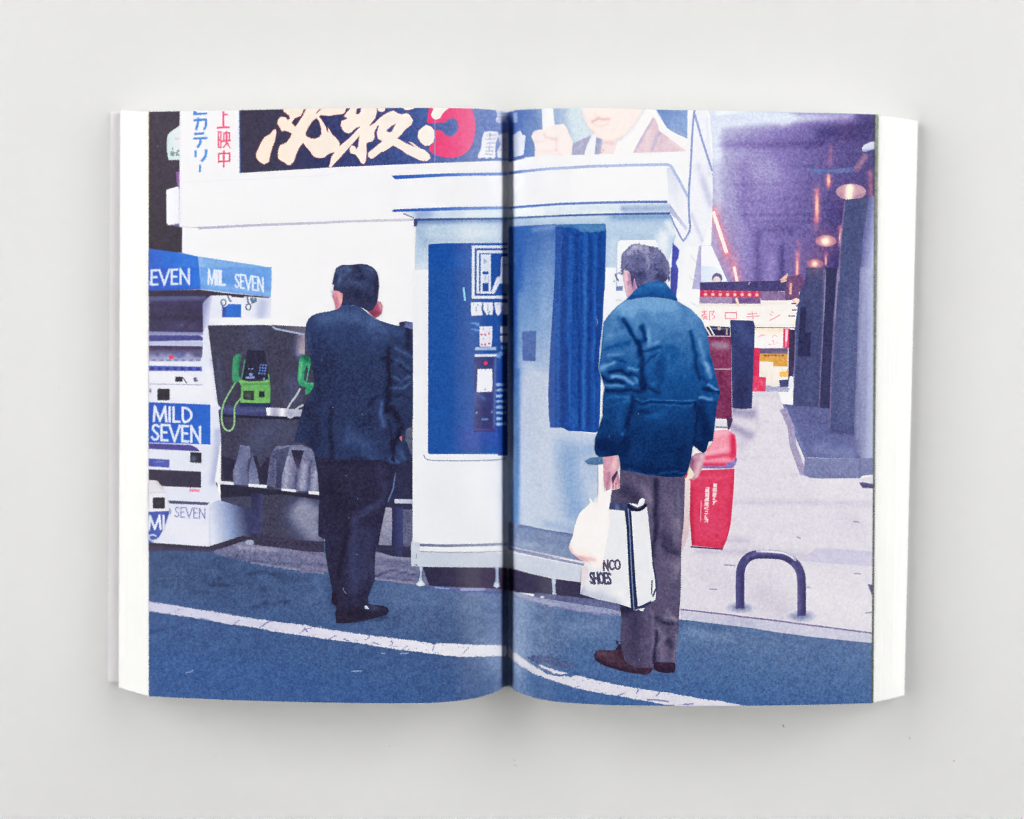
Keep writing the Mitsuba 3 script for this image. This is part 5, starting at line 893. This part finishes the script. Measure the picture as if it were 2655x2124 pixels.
ink('C4 1066,600 1045,625 1010,640 940,640 875,638 840,655 828,690 836,722 880,760 950,790 1050,820 1150,842 1280,860 1330,845 1352,815 1350,798 1200,796 1110,740', (44, 34, 50), (72, 52, 68), (106, 78, 94), t=fld(.45, ('C4 870,665 980,680', 20, .35), ('C4 850,730 1000,790 1200,835', 14, -.4), ('C4 1000,720 1060,760', 26, .1), ('C4 1250,840', 30, -.3), ('C4 880,705 1000,740', 8, .12)), cell=4, g_=.08)
ink(line('C4 1055,600 1035,580 1025,560 1050,562', 12, 1), (46, 38, 62)); ink('C4 1010,640 1050,590 1070,580 1075,630', (52, 40, 62))
ink('C4 1362,745 1552,752 1556,800 1545,838 1490,845 1440,842 1385,825 1358,812', (42, 34, 54), (70, 46, 66), t=fld(.4, ('C4 1400,770 1540,765', 12, .4), ('C4 1400,830 1540,830', 14, -.3)), cell=4, g_=.07)
# hands
ink('C3 910,128 960,108 1032,100 1054,180 1040,255 1058,340 1052,400 1000,410 985,400 975,425 940,438 918,360 905,250', (150, 92, 124), (212, 154, 174), (240, 200, 204), t=fld(.55, ('C3 1020,140 1000,220', 26, .4), ('C3 930,160 920,340', 22, -.05), ('C3 960,270 945,400', 18, -.3), ('C3 1015,385', 14, .3), ('C3 1035,385', 12, .3), ('C3 1040,280 1045,350', 14, -.2), ('C3 990,140', 16, -.15)), cell=3, g_=.08)
ink('C3 985,305 1030,245 1042,262 1005,340 992,360', (58, 50, 82), (90, 70, 100), t=.3, g_=.07)
inks([line('C3 1000,345 1000,400', 7), line('C3 1025,350 1022,400', 7)], (150, 92, 120), g_=.06)
ink('C3 1700,120 1740,85 1822,85 1812,160 1795,215 1760,300 1715,330 1690,320 1665,300 1680,220', (136, 84, 118), (196, 142, 164), (238, 200, 204), t=fld(.5, ('C3 1790,110 1740,290', 20, .35), ('C3 1705,150 1700,230', 24, -.45), ('C3 1770,150', 16, -.2)), cell=3, g_=.08)
ink('C3 1682,205 1722,268 1715,300 1680,322 1645,338 1640,318 1660,290', (236, 212, 196), (248, 236, 214), t=.6, g_=.05)
# head
ink('C1 1128,1556 1230,1560 1280,1725 C2 1280,130 1212,165 1180,120 C1 1172,1725 1160,1660', (66, 66, 106), (92, 92, 134), t=.4, g_=.08)
ink('C1 1090,1570 1110,1556 1135,1558 1152,1590 1160,1680 1170,1725 C2 1195,0 1200,120 1215,160 1160,235 1122,245 1105,180 1090,100 1085,40 1080,-60', (150, 104, 148), (206, 162, 188), (238, 204, 212), t=fld(.55, ('C1 1110,1570 1130,1650', 12, .4), ('C1 1140,1600 1135,1680', 10, -.45), ('C2 1100,60 1120,220', 14, .3), ('C2 1170,100 1190,170', 22, -.4), ('C2 1120,10', 12, .2)), cell=3, g_=.07)
inks([line('C1 1018,1590 1030,1630 1050,1652', 14, 1), line('C1 1012,1600 1060,1575', 6), line('C1 1055,1580 1085,1600', 8)], (112, 120, 164), g_=.1)
ink(rough(poly('C1 1066,1560 1064,1500 1078,1430 1100,1385 1135,1350 1165,1330 1215,1316 1260,1326 1300,1338 1340,1336 1380,1350 1420,1380 1455,1415 1482,1470 1500,1530 1508,1580 1500,1640 1490,1725 C2 1490,30 1475,110 1400,120 1330,112 1270,130 1215,155 1195,100 1180,40 1170,-20 C1 1160,1650 1155,1590 1135,1556 1108,1552 1090,1568 1080,1600', 0), 1.6, 11, 4), (60, 62, 102), (108, 110, 152), (190, 190, 214),
    t=fld(.46, ('C1 1120,1420 1200,1360 1300,1370', 34, .34), ('C1 1180,1350 1240,1340', 20, .25), ('C1 1290,1420 1320,1480 1310,1560', 22, .28), ('C1 1345,1440 1330,1520', 20, -.05), ('C1 1380,1400 1440,1440', 24, .12), ('C1 1090,1510 1150,1500', 26, .08), ('C1 1200,1450 1220,1560', 40, -.12), ('C1 1400,1560 1450,1660', 60, -.2), ('C1 1200,1640 C2 1250,60', 60, -.32), ('C1 1330,1600 1400,1580', 18, .18), ('C1 1340,1370 1330,1420', 14, -.2), ('C2 1400,60 1460,100', 34, -.3), ('C1 1440,1500 1490,1560', 18, .14), ('C1 1130,1560 1170,1640', 20, -.3)), cell=4, g_=.10, m=.20)
_rg = np.random.default_rng(3)
_hair = poly('C1 1085,1480 1110,1400 1165,1345 1230,1335 1300,1352 1380,1365 1450,1430 1490,1540 1490,1640 C2 1440,60 1330,90 1225,120 1190,20 C1 1160,1600 1110,1545')
for k in range(130):
    x0, y0, x1, y1 = _hair.bounds
    q = np.array([_rg.uniform(x0, x1), _rg.uniform(y0, y1)])
    if not _hair.contains(Point(q)):
        continue
    a, L, up = _rg.uniform(0, 6.3), _rg.uniform(5, 12), (q[1] - y0) / (y1 - y0)
    c = q + np.array([[0, 0], [math.cos(a), math.sin(a)], [math.cos(a) - .6 * math.sin(a), math.sin(a) + .6 * math.cos(a)]]) * L * .6
    lit = _rg.random() < .75 - .7 * up
    ink(LineString(chaikin(c, 2, False)).buffer(_rg.uniform(.5, 1.0)), (150, 148, 192) if lit and up < .35 else (122, 120, 172) if lit else (58, 58, 112), g_=.08)
# jacket
_jk2 = poly('C2 1118,265 1080,290 1035,325 990,370 955,410 915,470 906,560 898,650 890,750 870,880 885,930 905,985 922,1050 908,1150 905,1310 885,1370 866,1440 840,1500 832,1600 845,1650 880,1675 950,1670 1045,1655 1060,1725 C3 1062,235 1150,248 1300,280 1500,300 1600,298 1650,280 1672,220 1692,140 1712,15 1800,88 C2 1828,1620 1852,1535 1890,1530 1905,1400 1920,1260 1932,1170 1956,1112 1935,1030 1905,900 1885,820 1862,740 1845,600 1820,520 1790,450 1740,400 1690,350 1620,310 1570,278 1480,262 1350,245 1230,250')
ink(_jk2, (18, 40, 84), (30, 82, 146), (112, 160, 208),
    t=fld(lambda x, y, f=lin('C2 1300,1800 1250,180'): .04 + .92 * f(x, y) ** 1.2, ('C2 1150,300 1500,320', 60, 0.22), ('C2 1350,350 1650,480', 90, 0.05), ('C2 1080,350 1160,400', 29, 0.26), ('C2 1090,440 1180,580 1250,720', 19, -0.72), ('C2 1040,430 1080,520', 12, -0.21), ('C2 1255,520 1290,620', 19, -0.72), ('C2 1320,560 1330,640', 19, 0.29), ('C2 1240,640 1260,900 1270,1050', 26, -0.55), ('C2 1300,720 1400,690', 14, -0.39), ('C2 1380,740 1290,850', 10, -0.36), ('C2 1330,670 1420,640', 14, 0.21),
          ('C2 960,600 1060,570', 26, 0.13), ('C2 940,700 1150,640', 19, -0.18), ('C2 960,760 1080,740', 17, 0.26), ('C2 1100,830 1000,800', 10, -0.33), ('C2 900,880 1000,840', 20, 0.45), ('C2 1120,870 1230,890', 10, 0.45), ('C2 980,920 1070,905 1150,930', 12, -0.81), ('C2 1150,900 1230,960', 10, -0.39), ('C2 1000,960 1100,965 1180,1020', 17, 0.62), ('C2 890,935 960,985 1100,1020', 14, -0.81), ('C2 1190,960 1220,1010', 12, 0.39), ('C2 920,1030 1000,1040 1100,1050', 14, 0.45), ('C2 940,1080 1100,1095 1240,1080', 15, -0.55), ('C2 930,1150 1010,1130 1130,1160', 12, 0.26), ('C2 930,1220 1150,1180', 8, 0.23), ('C2 1180,1150 1150,1300 1110,1440', 20, -0.33),
          ('C2 1050,1250 1060,1430', 34, 0.13), ('C2 1080,1460 1110,1420', 10, 0.45), ('C2 900,1560 1060,1600', 60, -0.32), ('C2 1110,1500 1090,1650', 20, -0.33), ('C2 1240,1000 1400,1100', 19, -0.39), ('C2 1290,1050 1380,1000', 17, 0.13), ('C2 1200,1172 1500,1190 1730,1198', 7, -0.72), ('C2 1200,1155 1500,1165 1720,1170', 8, 0.36), ('C2 1220,1210 1500,1220 1720,1220', 10, 0.26), ('C2 1300,1320 1460,1280', 29, 0.21), ('C2 1240,1250 1300,1270', 17, -0.26), ('C2 1400,1500 1650,1520', 90, -0.06),
          ('C2 1690,560 1730,760 1770,980', 17, -0.47), ('C2 1560,900 1640,1150', 90, 0.02), ('C2 1500,700 1560,760', 60, -0.10), ('C2 1420,800 1400,1000', 34, -0.18), ('C2 1770,640 1840,900', 17, 0.23), ('C2 1830,830 1880,960', 20, 0.39), ('C2 1800,960 1850,1020', 12, -0.33), ('C2 1860,1040 1930,1080', 14, 0.59), ('C2 1790,1070 1950,1100', 11, -0.65), ('C2 1770,1140 1900,1150', 12, 0.59), ('C2 1760,1180 1920,1185', 10, -0.26), ('C2 1780,1250 1850,1500', 50, -0.34), ('C2 1740,1200 1730,1600', 12, -0.39), ('C2 1880,1250 1870,1500', 22, 0.03), ('C2 1740,1560 1820,1620', 29, -0.33),
          ('C3 1110,225 1300,262 1500,272 1640,255', 6, 0.39), ('C3 1080,180 1300,235 1640,220', 10, -0.16), ('C3 1120,262 1500,292 1630,290', 8, -0.29), ('C3 1240,40 1260,150', 10, 0.08), ('C3 1300,90 1600,60', 26, -0.05), warp=11, crease=.11, size=(34, 40)), cell=4, g_=.065, m=.05)
ink('C2 1112,268 1145,235 1190,185 1250,140 1320,112 1400,98 1465,115 1500,160 1540,215 1568,255 1572,282 1500,262 1400,248 1300,244 1230,252 1160,268', (24, 64, 128), (38, 94, 160), (66, 124, 186), t=fld(.4, ('C2 1300,130 1450,140', 24, .35), ('C2 1150,250 1350,225 1560,265', 18, -.25), ('C2 1230,180', 30, .15)), cell=4, g_=.07, m=.05)
ink('C3 745,155 800,128 900,118 915,178 850,192 775,185', (70, 106, 150), (98, 132, 172), t=fld(.4, ('C3 770,150 850,140', 14, .4)), cell=4, g_=.1)
for s in ('C2 1225,1287', 'C2 965,1490', 'C4 1235,722'):
    ink(ell(s, 4, 4), (170, 180, 206))
inks([ell('C2 1008,102', 7, 5), ell('C1 890,503', 7, 4), ell('C1 912,484', 5, 4), ell('C1 1055,1582', 5, 4)], (120, 104, 110))

begin(RIGHT, 'printed_bag', 'printed white paper carrier bag with dark stripes and black capital letters')
ink('C3 960,528 1120,528 1165,560 1140,612 960,600', (52, 58, 98), (110, 120, 160), t=fld(.2, ('C3 1030,560 1045,590', 14, .8)), cell=4, g_=.08)
ink('C3 1130,532 1200,540 1215,550 1240,495 1262,488 1285,500 1272,545 1215,572', (234, 236, 242), (246, 246, 249), t=.6, g_=.03)
ink('C3 900,640 965,588 1110,602 1160,606 1230,600 1300,565 1310,640 1325,800 1338,930 1348,1060 1375,1200 1382,1300 1376,1395 1250,1470 1190,1495 1150,1466 1060,1436 850,1390 704,1342 712,1260 735,1100 745,1060 880,1000', (176, 184, 208), (224, 226, 234), (243, 243, 245), t=fld(.82, ('C3 720,1330 900,1390 1050,1430', 60, -.55), ('C3 1060,1350 1120,1450', 40, .3), ('C3 760,1150 720,1320', 30, -.3), ('C3 1300,980 1310,1220', 10, -.1), ('C3 1240,600 1290,580', 16, -.25), ('C3 900,1300', 60, -.25)), cell=6, g_=.035)
ink('C3 1100,600 1128,560 1152,572 1162,640 1172,800 1184,1000 1200,1250 1220,1470 1182,1502 1158,1480 1142,1250 1130,1000 1118,750', (34, 42, 76), (48, 56, 92), t=.4, g_=.06)
ink(line('C3 1132,580 1146,750 1156,1000 1172,1300 1185,1490', 9), (140, 156, 196), (110, 126, 172), t=.4, g_=.07)
ink(line('C3 1128,545 1165,585 1220,598 1268,578 1290,540', 26, 1), (28, 32, 56), g_=.05)
inks([line('C3 1352,1060 1378,1200 1384,1290 1350,1370', 15), line('C3 1346,1220 1342,1345', 12), line('C3 1195,1475 1260,1455 1340,1415', 22)], (42, 50, 84), (80, 92, 136), t=.2, g_=.07)
ink('C3 1225,1480 1280,1468 1265,1498 1235,1492', (226, 232, 242))
ink(text('NCO', 'C3 908,1046 1060,1038 912,1132', 17), (72, 66, 90), (96, 88, 112), t=.4, g_=.07)
ink(text('SHOES', 'C3 790,1155 972,1158 800,1250', 19, .1), (60, 60, 90), (86, 84, 116), t=.4, g_=.07)

begin(RIGHT, 'printed_plastic_bag', 'printed knotted white plastic carrier bag hanging in front of the paper bag')
ink('C3 866,190 910,192 912,320 916,438 940,425 975,405 984,330 985,430 962,580 962,750 940,880 920,985 915,1040 895,1100 850,1118 800,1095 770,1072 700,1035 655,1000 625,975 604,930 620,880 640,830 655,740 690,640 720,600 770,560 795,530 783,495 800,490 815,515 835,530 862,528 868,350', (226, 178, 184), (250, 236, 232), (251, 249, 248),
    t=fld(.92, ('C3 615,930 640,985 720,1040', 22, -.75), ('C3 720,1020 830,1040', 30, -.7), ('C3 850,1110 900,1070', 16, -.4), ('C3 760,1050 800,1085', 14, -.45), ('C3 880,960 915,900', 10, -.25), ('C3 700,950 800,990', 24, -.22), ('C3 870,220 872,500', 8, -.1), ('C3 962,600 950,800', 8, -.15), ('C3 640,900', 16, -.1)), cell=4, g_=.035)
ink('C3 720,1120 770,1090 780,1130 745,1230 715,1330 712,1250', (226, 206, 214), (236, 228, 232), t=.5, g_=.05)

begin(RIGHT, 'printed_edge', 'thin dark greenish cut edge of the printed sheet')
ink('S 2266,280 2280,280 2272,1100 2266,1840 2257.5,1840 2262.5,1100', (96, 104, 96), (150, 158, 140), t=lin('S 2264,900 2270,900'), g_=.12, m=.1)


# ------------------------------------------------------------------ the finished meshes
NINK = len(PAL)
CH = [mi.Float(np.ascontiguousarray(np.array(PAL, np.float32)[:, k])) for k in range(14)]


def leaf_sheet(leaf):
    g = leaf.outline
    xs = leaf.cols
    v, f, n = [], [], []
    for c in xs:
        for y in np.linspace(float(leaf.t(c)), float(leaf.b(c)), 30):
            v.append((c, y))
    v = np.array(v)
    R = 30
    if leaf is RIGHT:                                       # the fore edge of the leaf is not quite square
        last = v[-R:]
        last[:, 0] = 2275 - 13 * (last[:, 1] - 298) / 1524
        v[-2 * R:-R, 0] = np.minimum(v[-2 * R:-R, 0], last[:, 0] - 3)
    for i in range(len(xs) - 1):
        for j in range(R - 1):
            f += [[i * R + j, i * R + j + 1, (i + 1) * R + j + 1], [i * R + j, (i + 1) * R + j + 1, (i + 1) * R + j]]
    P, N = leaf.at(v[:, 0], v[:, 1], -4e-6)
    path = meshkit.write_ply((P, np.array(f)), False, normals=N)
    return {'type': 'ply', 'filename': path, 'face_normals': False, 'bsdf': {'type': 'ref', 'id': 'paper'}}


for page, leaf in (('left_page', LEFT), ('right_page', RIGHT)):
    key = f'{BOOK}__{page}'
    scene[key] = leaf_sheet(leaf)
    labels[key] = {'label': f'{page[:-5]} page, printed to its edges'}
for key, lst in GROUPS.items():
    if not lst:
        continue
    n, F = 0, []
    for P, f, N, uv in lst:
        F.append(f + n); n += len(P)
    path = meshkit.write_ply((np.vstack([q[0] for q in lst]), np.vstack(F)), False, uv=np.vstack([q[3] for q in lst]), normals=np.vstack([q[2] for q in lst]))
    scene[key] = {'type': 'ply', 'filename': path, 'face_normals': False, 'bsdf': {'type': 'ref', 'id': 'printed_ink'}}

# ------------------------------------------------------------------ specks of dust on the table
rng = np.random.default_rng(5)
dv, df = [], []
for (px, py, L) in [(2031, 1883, 5), (2358, 1913, 3), (2473, 1972, 3), (1335, 1970, 2.5), (1336, 1986, 3), (152, 1005, 2), (1010, 1935, 2), (560, 1960, 2)]:
    a = rng.uniform(0, 3.1)
    x, y, s = (px - 1327.5) / FPX * HC, (1062 - py) / FPX * HC, L / FPX * HC
    u, w = np.array([math.cos(a), math.sin(a), 0]) * s, np.array([-math.sin(a), math.cos(a), 0]) * s * .35
    o, n = np.array([x, y, .00006]), len(dv)
    dv += [o - u, o - w, o + u, o + w, o + [0, 0, s * .3], o + [0, 0, -s * .1]]
    df += [[n, n + 1, n + 4], [n + 1, n + 2, n + 4], [n + 2, n + 3, n + 4], [n + 3, n, n + 4], [n, n + 5, n + 1], [n + 1, n + 5, n + 2], [n + 2, n + 5, n + 3], [n + 3, n + 5, n]]
scene['dust'] = mikit.ply((np.array(dv), np.array(df)), 'dark_dust')
labels['dust'] = {'label': 'tiny dark dust specks scattered on the table below the book', 'category': 'dust', 'kind': 'stuff'}
